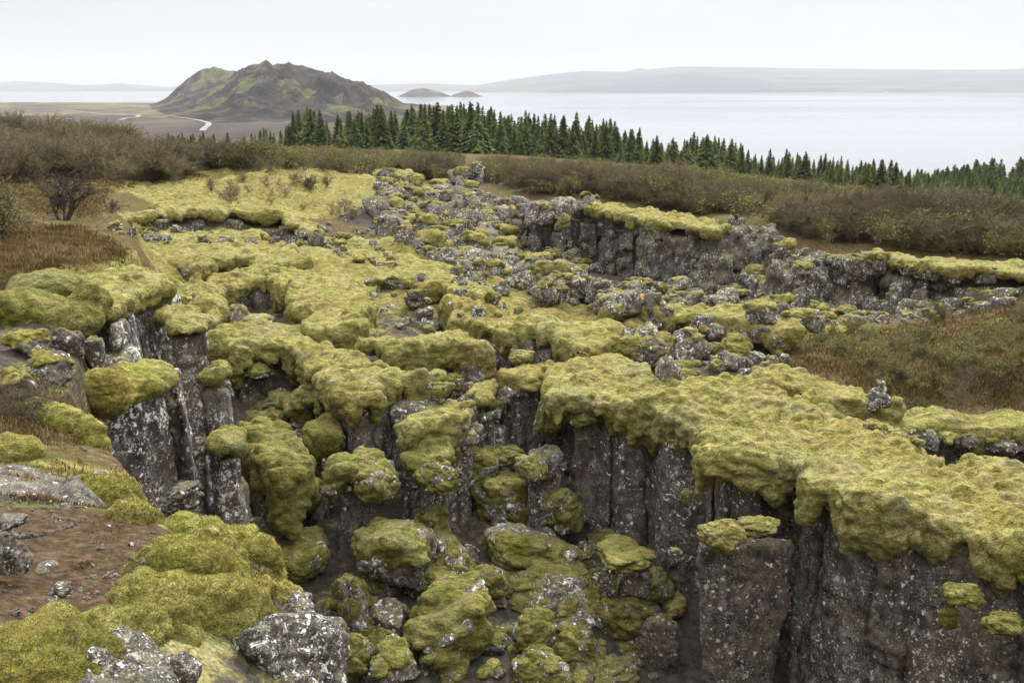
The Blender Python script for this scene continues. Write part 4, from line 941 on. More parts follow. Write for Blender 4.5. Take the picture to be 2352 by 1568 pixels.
# a little cairn-like heap of stones on the heath
cz = hits([2018], [945]); cy_ = float(cz[1][0])
for i, (u, v, w_, h_) in enumerate(((2008,928,44,34),(2030,925,38,36),(2016,902,40,30),(2026,882,24,18))):
    big_boulder(u, v, w_, h_, ['left bottom stone of the small lichened stone heap on the heath', 'right bottom stone of the small lichened stone heap on the heath', 'middle stone of the small lichened stone heap on the heath', 'top stone of the small lichened stone heap on the heath'][i], 0.5, 161 + i, Y=cy_, n=30, name='stone', cat='stone', group='stones of the small heap')
# ------------------------------------------------------------------ loose rocks: individuals first, then the rest as rubble
BV = [boulder_meshes(300 + i, 24, m, 'rock', M_ROCK_L if i % 3 else M_ROCK, M_MOSS if i % 2 else M_MOSS_DEEP, 0.12, 12) for i, m in enumerate((0.42, 0.3, 0.5, 0.12, 0.75, 0.75, 0.5, 0.36, 0.7, 0.75))]
ZONES = [  # polygon in the picture, count, size range (m), what it lies on
 ([(880,400),(1010,440),(1100,380),(1110,470),(1180,500),(1290,545),(1400,620),(1300,650),(1180,640),(1000,600),(920,560),(860,500)], 800, (0.35, 1.5), 'on the grey talus slope at the head of the rift', 40),
 ([(1110,600),(1300,645),(1500,672),(1680,665),(1690,700),(1420,715),(1250,690),(1000,640)], 260, (0.25, 0.8), 'along the foot of the tall far wall', 30),
 ([(1690,640),(1850,675),(2300,668),(2320,705),(2100,745),(1850,750),(1700,710)], 300, (0.25, 0.85), 'in the talus below the right rock wall', 35),
 ([(830,470),(880,520),(920,580),(900,620),(780,600),(700,540)], 80, (0.2, 0.6), 'among the moss left of the grey talus', 15),
 ([(740,1240),(900,1200),(1300,1230),(1540,1300),(1560,1568),(780,1568)], 110, (0.12, 0.5), 'between the moss mounds on the rift floor', 10),
 ([(1380,740),(1850,780),(1800,860),(1550,880)], 60, (0.2, 0.6), 'below the broken mossy ledge', 15),
 ([(1950,985),(2352,1030),(2352,1090),(2050,1010)], 60, (0.2, 0.6), 'below the ledge at the right edge', 12),
 ([(240,520),(720,540),(740,570),(300,560)], 60, (0.2, 0.6), 'along the low outcrop row', 15),
 ([(1050,880),(1260,900),(1210,1010),(1200,1120),(1050,1130)], 50, (0.15, 0.5), 'at the foot of the pale pillars', 12),
]
def inpoly(n, poly, rng):
    xs = [p[0] for p in poly]; ys = [p[1] for p in poly]; out = []
    while len(out) < n:
        u = rng.uniform(min(xs), max(xs), 4000); v = rng.uniform(min(ys), max(ys), 4000)
        k = polysd(u, v, poly) < 0; out += list(zip(u[k], v[k]))
    return np.array(out[:n])
BV2 = [boulder_meshes(340 + i, 34, m, 'rock', (M_ROCK, M_ROCK_L, M_ROCK)[i % 3], M_MOSS_DEEP, 0.10, 12) for i, m in enumerate((0.35, 0.6, 0.2, 0.75, 0.35, 0.5, 0.75, 0.75))]
BLOCKS = [  # wedged blocks that fill the cracks between the ridges: polygon, individuals, others, size range, where
 ([(840,650),(1000,640),(1200,700),(1240,740),(1030,745),(1000,770),(850,760)], 14, 20, (0.25, 0.6), 'in the broken ground between the moss shelves'),
 ([(1130,640),(1420,660),(1560,720),(1400,730),(1240,700)], 14, 30, (0.3, 0.7), 'between the moss humps and the far wall'),
 ([(1480,780),(1800,790),(1700,870),(1500,870)], 16, 20, (0.3, 0.8), 'in the hollow behind the great ridge'),
 ([(740,1250),(1500,1280),(1520,1568),(760,1568)], 20, 50, (0.2, 0.6), 'wedged between the mounds of the rift floor'),
]
PIL = [boulder_meshes(380 + i, 46, -0.45, 'rock', M_ROCK_L, M_MOSS_DEEP, 0.14, 8) for i in range(5)]
rng = np.random.default_rng(41); uv = inpoly(44, [(740,1240),(900,1190),(1280,1210),(1500,1290),(1540,1568),(770,1568)], rng); x, y, z, ok, st = hits(uv[:, 0], uv[:, 1])
for i in range(44):
    s = rng.uniform(0.4, 0.95); sc = (s * rng.uniform(0.9, 1.35), s * rng.uniform(0.8, 1.2), s * rng.uniform(0.6, 0.95))
    put_boulder(PIL[i % 5], ('plump' if sc[2] > 0.55 else 'flat') + (' broad' if s > 0.7 else ' small') + ' moss pillow packed between the big mounds of the rift floor', 'boulder', (x[i], y[i], z[i] + sc[2] * 0.12 - min(st[i], 0.5)), sc, rng.uniform(0, 6.28), (rng.normal() * 0.2, rng.normal() * 0.2), 'moss pillows of the rift floor')
RUB2 = []
for poly, ni, nx_, (s0, s1), where in BLOCKS:
    rng = np.random.default_rng(len(where) * 13 + ni); uv = inpoly(ni + nx_, poly, rng); x, y, z, ok, st = hits(uv[:, 0], uv[:, 1])
    size = s0 * (s1 / s0) ** (rng.random(len(uv)) ** 1.6)
    for c_, i in enumerate(np.argsort(-size)):
        if not ok[i] or st[i] > 1.0: continue
        mi = int(rng.integers(len(BV2))); s = size[i]; sc = (s * rng.uniform(0.8, 1.3), s * rng.uniform(0.8, 1.2), s * rng.uniform(0.7, 1.4)); ti = (rng.normal() * 0.18, rng.normal() * 0.18)
        loc = (x[i], y[i], z[i] + sc[2] * 0.12 - min(st[i], 0.4))
        if c_ < ni:
            lab = ('large' if s > 0.75 * s1 else 'middling' if s > 0.5 * s1 else 'small') + (' moss-topped' if mi in (0, 1, 2, 4, 5, 6) else ' bare') + (' angular' if sc[2] < s else ' upright') + ' block ' + where
            put_boulder(BV2[mi], lab, 'rock', loc, sc, rng.uniform(0, 6.28), ti, 'blocks ' + where, 'rock_block')
        else: RUB2.append((mi, loc, sc, rng.uniform(0, 6.28)))
RUB = []
def rock_label(mi, size, where, rng):
    mossy = mi in (0, 1, 3, 7)
    return ('large' if size > 0.8 else 'middling' if size > 0.45 else 'small') + (' moss-capped' if mossy else ' bare lichened' if mi in (4, 5, 8, 9) else ' partly mossy') + ' rock ' + where
for poly, n, (s0, s1), where, nind in ZONES:
    rng = np.random.default_rng(len(where) * 7 + n)
    uv = inpoly(n, poly, rng); x, y, z, ok, st = hits(uv[:, 0], uv[:, 1])
    size = s0 * (s1 / s0) ** (rng.random(n) ** 2.2)
    order = np.argsort(-size)
    for c_, i in enumerate(order):
        if not ok[i]: continue
        mi = int(rng.integers(len(BV))); s = size[i] * 1.15; sc = (s * rng.uniform(0.8, 1.25), s * rng.uniform(0.8, 1.2), s * rng.uniform(0.6, 1.0))
        zz = z[i] + sc[2] * 0.18 - min(st[i], 0.5)
        if c_ < nind:
            put_boulder(BV[mi], rock_label(mi, size[i], where, rng), 'rock', (x[i], y[i], zz), sc, rng.uniform(0, 6.28), (rng.normal() * 0.15, rng.normal() * 0.15), 'loose rocks ' + where, 'rock')
        else: RUB.append((mi, (x[i], y[i], zz), sc, rng.uniform(0, 6.28)))
def raw(me):
    V = np.empty(len(me.vertices) * 3, np.float32); me.vertices.foreach_get('co', V); Q = np.empty(len(me.loops), np.int32); me.loops.foreach_get('vertex_index', Q)
    return V.reshape(-1, 3), Q.reshape(-1, 4)
def merge(items, geo):
    """items: (variant, location, scale, rotation) -> one vertex and face array per slot of geo"""
    Vs, Qs, o = [], [], 0
    for mi, loc, sc, rz in items:
        if geo[mi] is None: continue
        V, Q = geo[mi]; c, s = math.cos(rz), math.sin(rz); P = V * np.array(sc, np.float32)
        P = np.stack([P[:, 0] * c - P[:, 1] * s, P[:, 0] * s + P[:, 1] * c, P[:, 2]], 1) + np.array(loc, np.float32)
        Vs.append(P); Qs.append(Q + o); o += len(V)
    return np.concatenate(Vs), np.concatenate(Qs)
rg = [raw(b[0]) for b in BV]; mg = [raw(b[1]) if b[1] else None for b in BV]
rg2 = [raw(b[0]) for b in BV2]; mg2 = [raw(b[1]) if b[1] else None for b in BV2]
def cat2(a, b): return np.concatenate([a[0], b[0]]), np.concatenate([a[1], b[1] + len(a[0])])
V1, Q1 = cat2(merge(RUB, rg), merge(RUB2, rg2)); V2, Q2 = cat2(merge(RUB, mg), merge(RUB2, mg2))
rub = link('rubble', mesh('rubble', np.concatenate([V1, V2]), np.concatenate([Q1, Q2 + len(V1)]), None, [M_ROCK_L, M_MOSS], matidx=np.r_[np.zeros(len(Q1)), np.ones(len(Q2))]))
tag(rub, 'small mossy rubble lying between the larger rocks of the rift', None, None, 'stuff')

# ------------------------------------------------------------------ plants
def prisms(seg, sides=3):
    """seg: list of (p0, p1, r0, r1) -> thin tapered twigs"""
    p0 = np.array([s[0] for s in seg]); p1 = np.array([s[1] for s in seg]); r0 = np.array([s[2] for s in seg]); r1 = np.array([s[3] for s in seg])
    d = p1 - p0; d /= np.linalg.norm(d, axis=1, keepdims=True) + 1e-9
    a = np.where(np.abs(d[:, 2:3]) > 0.9, np.array([[1.0, 0, 0]]), np.array([[0, 0, 1.0]])); e1 = np.cross(d, a); e1 /= np.linalg.norm(e1, axis=1, keepdims=True) + 1e-9; e2 = np.cross(d, e1)
    V, n = [], len(seg)
    for p, r in ((p0, r0), (p1, r1)):
        for k in range(sides):
            an = 2 * pi * k / sides; V.append(p + (e1 * cos(an) + e2 * sin(an)) * r[:, None])
    V = np.stack(V, 1).reshape(-1, 3); b = np.arange(n)[:, None] * 2 * sides
    Q = np.concatenate([np.stack([b[:, 0] + k, b[:, 0] + (k + 1) % sides, b[:, 0] + sides + (k + 1) % sides, b[:, 0] + sides + k], 1) for k in range(sides)])
    return V, Q
def grow(rng, stems, levels, spread, r0, twig=1.0, up=0.15, kids=(3, 4), step=3):
    """a birch-like shrub of unit height"""
    seg, tips = [], []
    def branch(p, d, L, r, lev):
        n = step if lev < levels else 2; pts = [p]
        for i in range(n):
            d = d + rng.normal(0, 0.22, 3); d[2] += up * 0.5; d = d / np.linalg.norm(d)
            q = p + d * L / n; ra = r * (1 - 0.55 * i / n); rb = r * (1 - 0.55 * (i + 1) / n)
            seg.append((p, q, ra, rb)); p = q; pts.append(p)
        if lev < levels:
            for k in range(rng.integers(kids[0], kids[1] + 1)):
                b = pts[rng.integers(1, len(pts))]; dd = d + rng.normal(0, 0.75, 3); dd[2] = dd[2] * 0.6 + up
                branch(b, dd / np.linalg.norm(dd), L * rng.uniform(0.45, 0.75), max(r * 0.5, 0.0035 * twig), lev + 1)
        else: tips.extend(pts[1:])
    for s in range(stems):
        a = rng.uniform(0, 2 * pi); t = rng.uniform(0.15, 1) * spread
        branch(rng.normal(0, 0.04, 3) * np.array([1, 1, 0]), np.array([cos(a) * t, sin(a) * t, 1.0]) / math.hypot(t, 1), rng.uniform(0.45, 0.65), r0, 0)
    return seg, np.array(tips)
def leaf_quads(rng, tips, n, size):
    if n == 0: return np.zeros((0, 3)), np.zeros((0, 4), int)
    c = tips[rng.integers(0, len(tips), n)] + rng.normal(0, size * 1.1, (n, 3)); a = rng.normal(size=(n, 3)); a /= np.linalg.norm(a, axis=1, keepdims=True); b = np.cross(a, rng.normal(size=(n, 3))); b /= np.linalg.norm(b, axis=1, keepdims=True)
    a = a * size * rng.uniform(0.6, 1.2, (n, 1)); b = b * size * 0.55
    return np.stack([c - a, c + b, c + a, c - b], 1).reshape(-1, 3), np.arange(n * 4).reshape(n, 4)
def shrub_kind(seed, stems, levels, leaves, twig, size=0.02, spread=0.7, r0=0.014, kids=(3, 4)):
    rng = np.random.default_rng(seed); seg, tips = grow(rng, stems, levels, spread, r0, twig, kids=kids)
    V, Q = prisms(seg); zmax = max(V[:, 2].max(), 0.3); V = V / zmax
    L = leaf_quads(rng, tips / zmax, leaves, size)
    return (V, Q), L
BARE = [shrub_kind(500 + i, 7, 3, 0, 1.3, spread=0.8, kids=(3, 4)) for i in range(4)]
GREEN = [shrub_kind(520 + i, 7, 3, 520, 1.2, 0.026, spread=0.75, kids=(3, 4)) for i in range(4)]
def shrub_mesh(k, wood, leafm):
    w_ = mesh('branches', k[0][0], k[0][1], None, [wood]); l_ = mesh('leaves', k[1][0], k[1][1], None, [leafm], smooth=False) if len(k[1][1]) else None
    return w_, l_
SB = [shrub_mesh(k, M_TWIG, M_LEAF) for k in BARE]; SG = [shrub_mesh(k, M_TWIG, M_LEAF) for k in GREEN]
def put_shrub(ms, loc, hgt, wid, rz, label, cat, group, name='birch_shrub'):
    t = thing(name, loc, label, cat, group); t.scale = (wid, wid, hgt); t.rotation_euler = (0, 0, rz)
    link('branches', ms[0], t)
    if ms[1] is not None: link('leaves', ms[1], t)
    return t
THICK_B, THICK_G = [], []
SHRUBS = [ # polygon, count, height range, chance of leaves, individuals, where
 ([(-40,300),(140,305),(300,345),(430,385),(440,412),(330,425),(200,412),(60,420),(-40,425)], 420, (1.4, 2.7), 0.05, 70, 'in the brown thicket on the left rise'),
 ([(-40,300),(120,300),(240,325),(330,350),(200,345),(-40,330)], 160, (2.2, 3.6), 0.05, 0, ''),
 ([(430,360),(640,358),(1000,374),(1100,382),(1130,425),(960,415),(860,402),(700,390),(450,395)], 560, (1.2, 2.2), 0.65, 50, 'between the moss knoll and the spruces'),
 ([(1100,382),(1500,404),(1800,442),(2080,484),(2352,535),(2620,585),(2620,620),(2352,560),(1900,520),(1700,490),(1400,440),(1130,415)], 800, (1.1, 2.1), 0.48, 45, 'in the scrub sloping down to the spruces'),
 ([(1130,415),(1400,438),(1480,455),(1700,490),(1880,530),(2352,545),(2620,570),(2620,640),(2352,600),(2150,590),(1900,580),(1830,540),(1640,512),(1420,464),(1200,448)], 820, (0.9, 1.9), 0.48, 60, 'along the brink of the far wall'),
 ([(1830,535),(2352,558),(2352,612),(1900,588)], 280, (0.6, 1.4), 0.5, 20, 'behind the moss of the right rock wall'),
 ([(640,372),(840,395),(1000,410),(1085,395),(1000,376),(700,366)], 240, (0.8, 1.6), 0.95, 20, 'behind the crest of the moss knoll'),
 ([(1880,770),(2050,755),(2352,650),(2600,620),(2620,930),(2120,930),(1900,860)], 125, (0.35, 0.9), 0.55, 45, 'on the heathy slope at the right edge'),
 ([(470,420),(760,420),(840,520),(700,480),(480,470)], 26, (0.5, 1.2), 0.1, 20, 'on the broad moss knoll'),
 ([(-30,455),(60,470),(60,545),(-30,540)], 14, (0.5, 1.1), 0.2, 10, 'beside the dark birch on the left'),
]
for poly, n, (h0, h1), pl_, nind, where in SHRUBS:
    rng = np.random.default_rng(n + 3); uv = inpoly(n, poly, rng); x, y, z, ok, st = hits(uv[:, 0], uv[:, 1])
    for c_, i in enumerate(np.argsort(y)):
        if not ok[i] or z[i] - gz(x[i:i + 1], y[i:i + 1])[0] > 0.25: continue
        clump = noise(x[i] / 11, y[i] / 11, 0, 88) * 1.2
        gr = rng.random() < pl_ + clump; hg = rng.uniform(h0, h1) * (0.85 if gr else 1.0); wd = hg * rng.uniform(0.75, 1.15); rz = rng.uniform(0, 6.28)
        loc = (x[i], y[i], z[i] - 0.06)
        if c_ < nind:
            k = int(rng.integers(4)); sz = 'tall' if hg > (h0 + h1) / 2 else 'low'
            put_shrub((SG if gr else SB)[k], loc, hg, wd, rz, f'{sz} {"leafy yellow-green" if gr else "bare brown"} birch shrub {where}', 'shrub', f'{"leafy" if gr else "bare"} birch shrubs {where}')
        else: (THICK_G if gr else THICK_B).append((int(rng.integers(3)), loc, (wd, wd, hg), rz))
def light_kind(seed, leaves):
    return shrub_kind(seed, 6, 2, leaves, 1.9, 0.036, spread=0.85, r0=0.011, kids=(7, 9))
LB = [light_kind(560 + i, 0) for i in range(3)]; LG = [light_kind(570 + i, 560) for i in range(3)]
for items, kinds, nm, lab in ((THICK_B, LB, 'bare_birch_thicket', 'dense brown leafless birch scrub covering the slopes'), (THICK_G, LG, 'green_birch_thicket', 'yellow-green budding birch scrub between the brown scrub')):
    V1, Q1 = merge(items, [k[0] for k in kinds]); M = np.zeros(len(Q1))
    if kinds is LG:
        V2, Q2 = merge(items, [k[1] for k in kinds]); Q1 = np.concatenate([Q1, Q2 + len(V1)]); V1 = np.concatenate([V1, V2]); M = np.r_[M, np.ones(len(Q2))]
    tag(link(nm, mesh(nm, V1, Q1, None, [M_TWIG_FAR, M_LEAF_FAR], matidx=M)), lab, None, None, 'stuff')
# a few bushes already in fresh leaf stand out of the scrub
rng = np.random.default_rng(66)
for i, (u, v) in enumerate(((700,395),(740,392),(790,398),(850,405),(905,400),(960,412),(1140,425),(1170,430),(1250,440),(1310,452),(1420,462),(1500,478),(1560,470),(1620,492),(1690,505),(1750,500),(1905,560),(2010,560),(2090,568),(2210,575),(2290,570),(650,384),(1010,396),(1350,430))):
    x, y, z, ok, st = hits([u], [v]); hg = rng.uniform(1.3, 2.0)
    put_shrub(SG[i % 4], (float(x[0]), float(y[0]), float(z[0]) - 0.05), hg, hg * rng.uniform(0.9, 1.25), rng.uniform(0, 6.28), ('rounded' if hg > 1.65 else 'low') + ' fresh green bush standing out of the brown birch scrub ' + ('behind the moss knoll' if u < 1100 else 'above the far wall' if u < 1800 else 'above the right rock wall'), 'bush', 'fresh green bushes in the birch scrub', 'green_bush')
# named birches
def birch(u, v, hpx, label, seed, leaves, wide=1.0, wood=None, levels=4, stems=5, r0=0.020, group=None, name='birch_tree', cat='tree', twig=1.0, Y=None, size=0.014):
    x, y, z, ok, st = hits([u], [v]); x, y, z = float(x[0]), float(y[0]), float(z[0])
    H = hpx * y / FPX
    rng = np.random.default_rng(seed); seg, tips = grow(rng, stems, levels, 0.75, r0, twig, kids=(3, 5))
    V, Q = prisms(seg, 4); zm = V[:, 2].max(); V = V / zm * H; V[:, :2] *= wide
    t = thing(name, (x, y, z - 0.05), label, cat, group)
    link('branches', mesh('branches', V, Q, None, [wood or M_TWIG_D]), t)
    if leaves:
        L = leaf_quads(rng, tips / zm * H * np.array([wide, wide, 1]), leaves, size * H); link('leaves', mesh('leaves', L[0], L[1], None, [M_LEAF], smooth=False), t)
    return t
birch(150, 508, 135, 'dark leafless birch with crooked spreading branches on the left bank', 601, 0, 1.15, levels=4, stems=4, r0=0.03, twig=1.3)
birch(5, 545, 150, 'yellow-budding birch at the left edge of the picture', 602, 3200, 0.9, levels=4, stems=5, size=0.013)
birch(2205, 940, 85, 'bushy leafless shrub on the heath behind the right-hand ledge', 603, 150, 0.75, wood=M_TWIG, levels=3, stems=9, r0=0.012, name='birch_shrub', cat='shrub')
birch(2282, 940, 75, 'crooked grey birch stem on the heath at the right edge', 604, 0, 0.7, levels=2, stems=1, r0=0.03)
birch(860, 1420, 140, 'bare twiggy bush leaning over the gap below the foreground brow', 605, 0, 1.1, levels=3, stems=4, r0=0.018, name='bush', cat='bush')
birch(40, 960, 140, 'brown leafless dwarf birch on the left bank', 606, 60, 1.2, wood=M_TWIG, levels=4, stems=6, r0=0.01, name='birch_shrub', cat='shrub')
for i, (u, v, hp, lab) in enumerate(((530,470,48,'dark round bush on the front of the moss knoll'),(715,445,44,'wide bare bush on the right shoulder of the moss knoll'),(255,490,40,'small brown bush between the dark birch and the moss knoll'))):
    birch(u, v, hp, lab, 610 + i, 0, 1.0, wood=M_TWIG, levels=3, stems=8, r0=0.012, name='birch_shrub', cat='shrub', twig=2)
# spruces
def spruce_kind(seed, full=1.0):
    rng = np.random.default_rng(seed); Vs, Qs, o = [], [], 0
    z = 0.06
    while z < 0.985:
        f = (1 - z) ** 0.95; R = 0.25 * f * full * (1 - 0.55 * max(0, 0.14 - z) / 0.14); nb = int(5 + 7 * f)
        a0 = rng.uniform(0, 6.28)
        for k in range(nb):
            a = a0 + 6.283 * k / nb + rng.normal(0, 0.25); L = R * rng.uniform(0.45, 1.25) + 0.012; dr = -0.30 * L * rng.uniform(0.4, 1.5) + (0.10 * L if z > 0.8 else 0)
            zz = z + rng.normal(0, 0.008)
            for s in range(3):
                t0, t1 = (0.05, 0.45, 0.72)[s], (0.55, 0.82, 1.02)[s]; w0 = L * (0.24, 0.19, 0.12)[s] + 0.0025
                ca, sa = cos(a), sin(a)
                def P(t, w, dz=0): return (ca * L * t - sa * w, sa * L * t + ca * w, zz + dr * t * t + 0.05 * L * t * (1 - t) + dz)
                for sg in (-1, 1):
                    Vs += [P(t0, 0), P(t1, sg * 0.12 * w0), P((t0 + t1) / 2 + 0.14, sg * w0 * rng.uniform(0.7, 1.2), -0.02 * rng.uniform(0, 1.5)), P(t0 + 0.03, sg * w0 * 0.55, -0.018)]
                    Qs.append([o, o + 1, o + 2, o + 3]); o += 4
        z += 0.015 + 0.012 * rng.random() 
    crown = mesh('crown', Vs, Qs, None, [M_SPRUCE], smooth=False)
    V, Q = prisms([((0, 0, 0), (0, 0, 0.5), 0.014, 0.009), ((0, 0, 0.5), (0, 0, 1.0), 0.009, 0.0015)], 6)
    return mesh('trunk', V, Q, None, [M_TRUNK]), crown
SP = [spruce_kind(700 + i, f) for i, f in enumerate((1.0, 0.85, 1.2, 0.75, 1.1, 0.9))]
SPL = []
for tr_, cr_ in SP[:4]:
    m_ = cr_.copy(); m_.materials.clear(); m_.materials.append(M_SPRUCE_L); SPL.append((tr_, m_))
def put_spruce(x, y, z, H, label, group, rng, wide=1.0, SP=None):
    SP = SP or globals()['SP']
    t = thing('spruce_tree', (x, y, z - 0.1), label, 'tree', group); k = int(rng.integers(len(SP))); t.scale = (H * wide, H * wide, H); t.rotation_euler = (0, 0, rng.uniform(0, 6.28))
    link('trunk', SP[k][0], t); link('crown', SP[k][1], t)
def base_v(u): return np.interp(u, [390, 660, 680, 800, 1000, 1060, 1200, 1400, 1500, 1700, 1900, 2080, 2200, 2352], [327, 330, 336, 342, 352, 354, 360, 372, 384, 410, 428, 446, 455, 468])
def tip_v(u): return np.interp(u, [675, 690, 740, 800, 880, 950, 1000, 1100, 1150, 1200, 1260, 1320, 1370, 1440, 1480, 1540, 1590, 1660, 1720, 1800, 1850, 1920, 2000, 2060, 2080], [262, 250, 252, 258, 245, 240, 234, 232, 252, 258, 266, 264, 268, 288, 300, 322, 306, 318, 345, 345, 350, 366, 368, 372, 385])
rng = np.random.default_rng(77)
n_row = 166
for i in range(n_row):
    u = 672 + (2085 - 672) * (i + rng.uniform(-0.45, 0.45)) / n_row; layer = int(rng.integers(4))
    y2 = float(np.interp(u, [680, 1060, 1500, 2085], [168, 172, 168, 158])) + layer * 7 + rng.uniform(-3, 3)
    x = (u - 1176) / FPX * y2 * 1.012; z = float(gz(x, y2)); bv = float(base_v(u))
    tv = min(float(tip_v(u)) + abs(rng.normal(0, 20)) - 10, bv - 16); small = rng.random() < 0.1
    if small: y2 -= 8; x = (u - 1176) / FPX * y2 * 1.012; z = float(gz(x, y2)); tv = tv + 0.5 * (bv - tv)
    H = float(np.clip(at_y(u, tv, y2)[2] - z, 2.0, 12.0))
    sizew = 'tall' if H > 8 else 'middling' if H > 6 else 'small'
    side = 'at the left end of the stand, against the dark mountain' if u < 900 else 'in the middle of the stand, where the islands show behind' if u < 1130 else 'in the stand in front of the lake' if u < 1500 else 'in the thinning right half of the row, against the lake'
    put_spruce(x, y2, z, H, f'{sizew} dark green spruce {side}', 'spruces standing in a row before the lake', rng, rng.uniform(0.85, 1.6) * min(1.0, 0.65 + 2.2 / H), SPL if small or rng.random() < 0.22 else None)
for i in range(40):
    u = rng.uniform(385, 690); bv = float(base_v(u)) + rng.uniform(-3, 3); Y = rng.uniform(205, 300); c = at_y(u, bv, Y); z = float(gz(c[0], Y)); H = rng.uniform(28, 42) * (0.7 + 0.3 * (u - 385) / 300) * Y / FPX
    H = H if z < c[2] else H; zt = float(at_y(u, bv - rng.uniform(14, 38) * (0.7 + 0.4 * (u - 385) / 300), Y)[2])
    put_spruce(c[0], Y, z, max(zt - z, 2.5), 'small spruce in the low plantation below the dark mountain', 'small spruces below the mountain', rng, rng.uniform(0.8, 1.2), SPL)
for i in range(94):
    u = rng.uniform(2085, 2390); f = rng.random(); t0 = float(np.interp(u, [2085, 2150, 2250, 2390], [392, 386, 362, 350])); tv = t0 + f * (float(base_v(u)) - 42 - t0) + rng.normal(0, 5); Y = 270 - 112 * f
    c = at_y(u, tv, Y); z = float(gz(c[0], Y)); H = float(np.clip(c[2] - z, 3.0, 10)); c[2] = max(c[2], z + 2.5) if f > 0.6 else c[2]; 
    put_spruce(c[0], Y, c[2] - H, H, ('dark spruce on the skyline of the right corner wood' if f < 0.3 else 'fresh green spruce in the right corner wood'), 'spruces of the right corner wood', rng, rng.uniform(1.1, 1.7), SPL if f >= 0.3 else None)

# the trees behind the three hundred above, seen only as the mass that closes the gaps
rng = np.random.default_rng(78); WOOD = []
for i in range(230):
    if i < 120:
        u = rng.uniform(680, 2090); Y = float(np.interp(u, [680, 1060, 1500, 2085], [196, 200, 196, 186])) + rng.uniform(0, 25); tv = float(tip_v(u)) + abs(rng.normal(0, 10)) + 6
    else:
        u = rng.uniform(2070, 2560); f = rng.random(); t0 = float(np.interp(u, [2085, 2150, 2250, 2390], [394, 388, 366, 354])); tv = t0 + f * (float(base_v(min(u, 2352))) - 40 - t0) + rng.normal(0, 4); Y = 285 - 112 * f
    c = at_y(u, tv, Y); z = float(gz(c[0], Y)); H = float(np.clip(c[2] - z, 3.0, 11)); WOOD.append((int(rng.integers(6)), (c[0], Y, c[2] - H), (H * rng.uniform(0.95, 1.5),) * 2 + (H,), rng.uniform(0, 6.28)))
V1, Q1 = merge(WOOD, [raw(k[0]) for k in SP]); V2, Q2 = merge(WOOD, [raw(k[1]) for k in SP])
tag(link('spruce_wood', mesh('spruce_wood', np.concatenate([V1, V2]), np.concatenate([Q1, Q2 + len(V1)]), None, [M_TRUNK, M_SPRUCE], smooth=False, matidx=np.r_[np.zeros(len(Q1)), np.ones(len(Q2))])), 'dense spruce wood closing the gaps behind the front rows', None, None, 'stuff')
# ------------------------------------------------------------------ foreground brow
def mound(label, blobs, mat, seed, h=0.016, tufts=0, k=14.0, name='moss_mound', tl=0.009):
    """moss mound: blobs are (u, v, half-width px, height m, depth factor) resting on the bank"""
    cs = []
    for u, v, w_, hh, df in blobs:
        x, y, z, ok, st = hits([u], [v], 1.5, 60); x, y, z = float(x[0]), float(y[0]), float(z[0]); a = w_ * math.hypot(y, z) / FPX
        cs.append((x, y, z, a, a * df, hh))
    c0 = np.array([c[:3] for c in cs]); lo = (c0 - np.array([[c[3], c[4], 0.35] for c in cs])).min(0) - 0.1; hi = (c0 + np.array([[c[3], c[4], c[5]] for c in cs])).max(0) + 0.1
    gx, gy, gg = (np.arange(lo[q], hi[q], h) for q in range(3)); X, Y, Z = np.meshgrid(gx, gy, gg, indexing='ij')
    S = 0
    for x, y, z, a, b, hh in cs:
        r = np.sqrt(((X - x) / a) ** 2 + ((Y - y) / b) ** 2 + ((Z - z + 0.03) / (hh + 0.03)) ** 2); S = S + np.exp(-k * (r - 1) * 0.5)
    F = (-np.log(S + 1e-12)).astype(np.float32)
    V, Q = nets(F, (gx[0], gy[0], gg[0]), h); V, Q = prune(V, Q, V[:, 2] < gz(V[:, 0], V[:, 1]) - 0.08)
    N = normals(V, Q); x, y, z = V.T
    V = V + N * (0.05 * (billow(x / 0.30, y / 0.30, z / 0.30, seed) - 0.4) + 0.022 * (billow(x / 0.085, y / 0.085, z / 0.085, seed + 1) - 0.4) + 0.03 * noise(x / 0.5, y / 0.5, z / 0.5, seed + 2))[:, None]
    loc = c0.mean(0); Q0 = Q; T = None; mi = np.zeros(len(Q))
    if tufts:
        rng = np.random.default_rng(seed); fi = rng.integers(0, len(Q), tufts); wgt = rng.random((tufts, 2)); q = V[Q[fi]]
        p = (q[:, 0] * (1 - wgt[:, :1]) + q[:, 1] * wgt[:, :1]) * (1 - wgt[:, 1:]) + (q[:, 3] * (1 - wgt[:, :1]) + q[:, 2] * wgt[:, :1]) * wgt[:, 1:]
        nn = N[Q[fi, 0]]; d = nn + rng.normal(0, 0.8, (tufts, 3)); d /= np.linalg.norm(d, axis=1, keepdims=True); s = np.cross(d, rng.normal(size=(tufts, 3))); s /= np.linalg.norm(s, axis=1, keepdims=True)
        L = tl * rng.uniform(0.5, 1.3, (tufts, 1)); W = L * 0.22
        tv = np.stack([p - s * W - nn * 0.004, p + s * W - nn * 0.004, p + d * L], 1).reshape(-1, 3)
        T = np.arange(tufts * 3).reshape(-1, 3) + len(V); V = np.concatenate([V, tv]); mi = np.r_[mi, 1 + (rng.random(tufts) < 0.35)]
    o = link(name, mesh(name, V - loc, Q, T, [mat, M_TUFT, M_TUFT2], matidx=mi), None, loc)
    return tag(o, label, 'moss mound', 'moss mounds on the foreground brow')
mound('big fresh green moss mound on the foreground brow beside the bare soil', [(420,1330,130,0.22,0.9),(350,1390,110,0.14,0.8),(490,1300,70,0.2,1.0),(300,1440,90,0.10,0.8),(440,1400,90,0.12,0.8)], M_MOSS_FG, 801, tufts=110000)
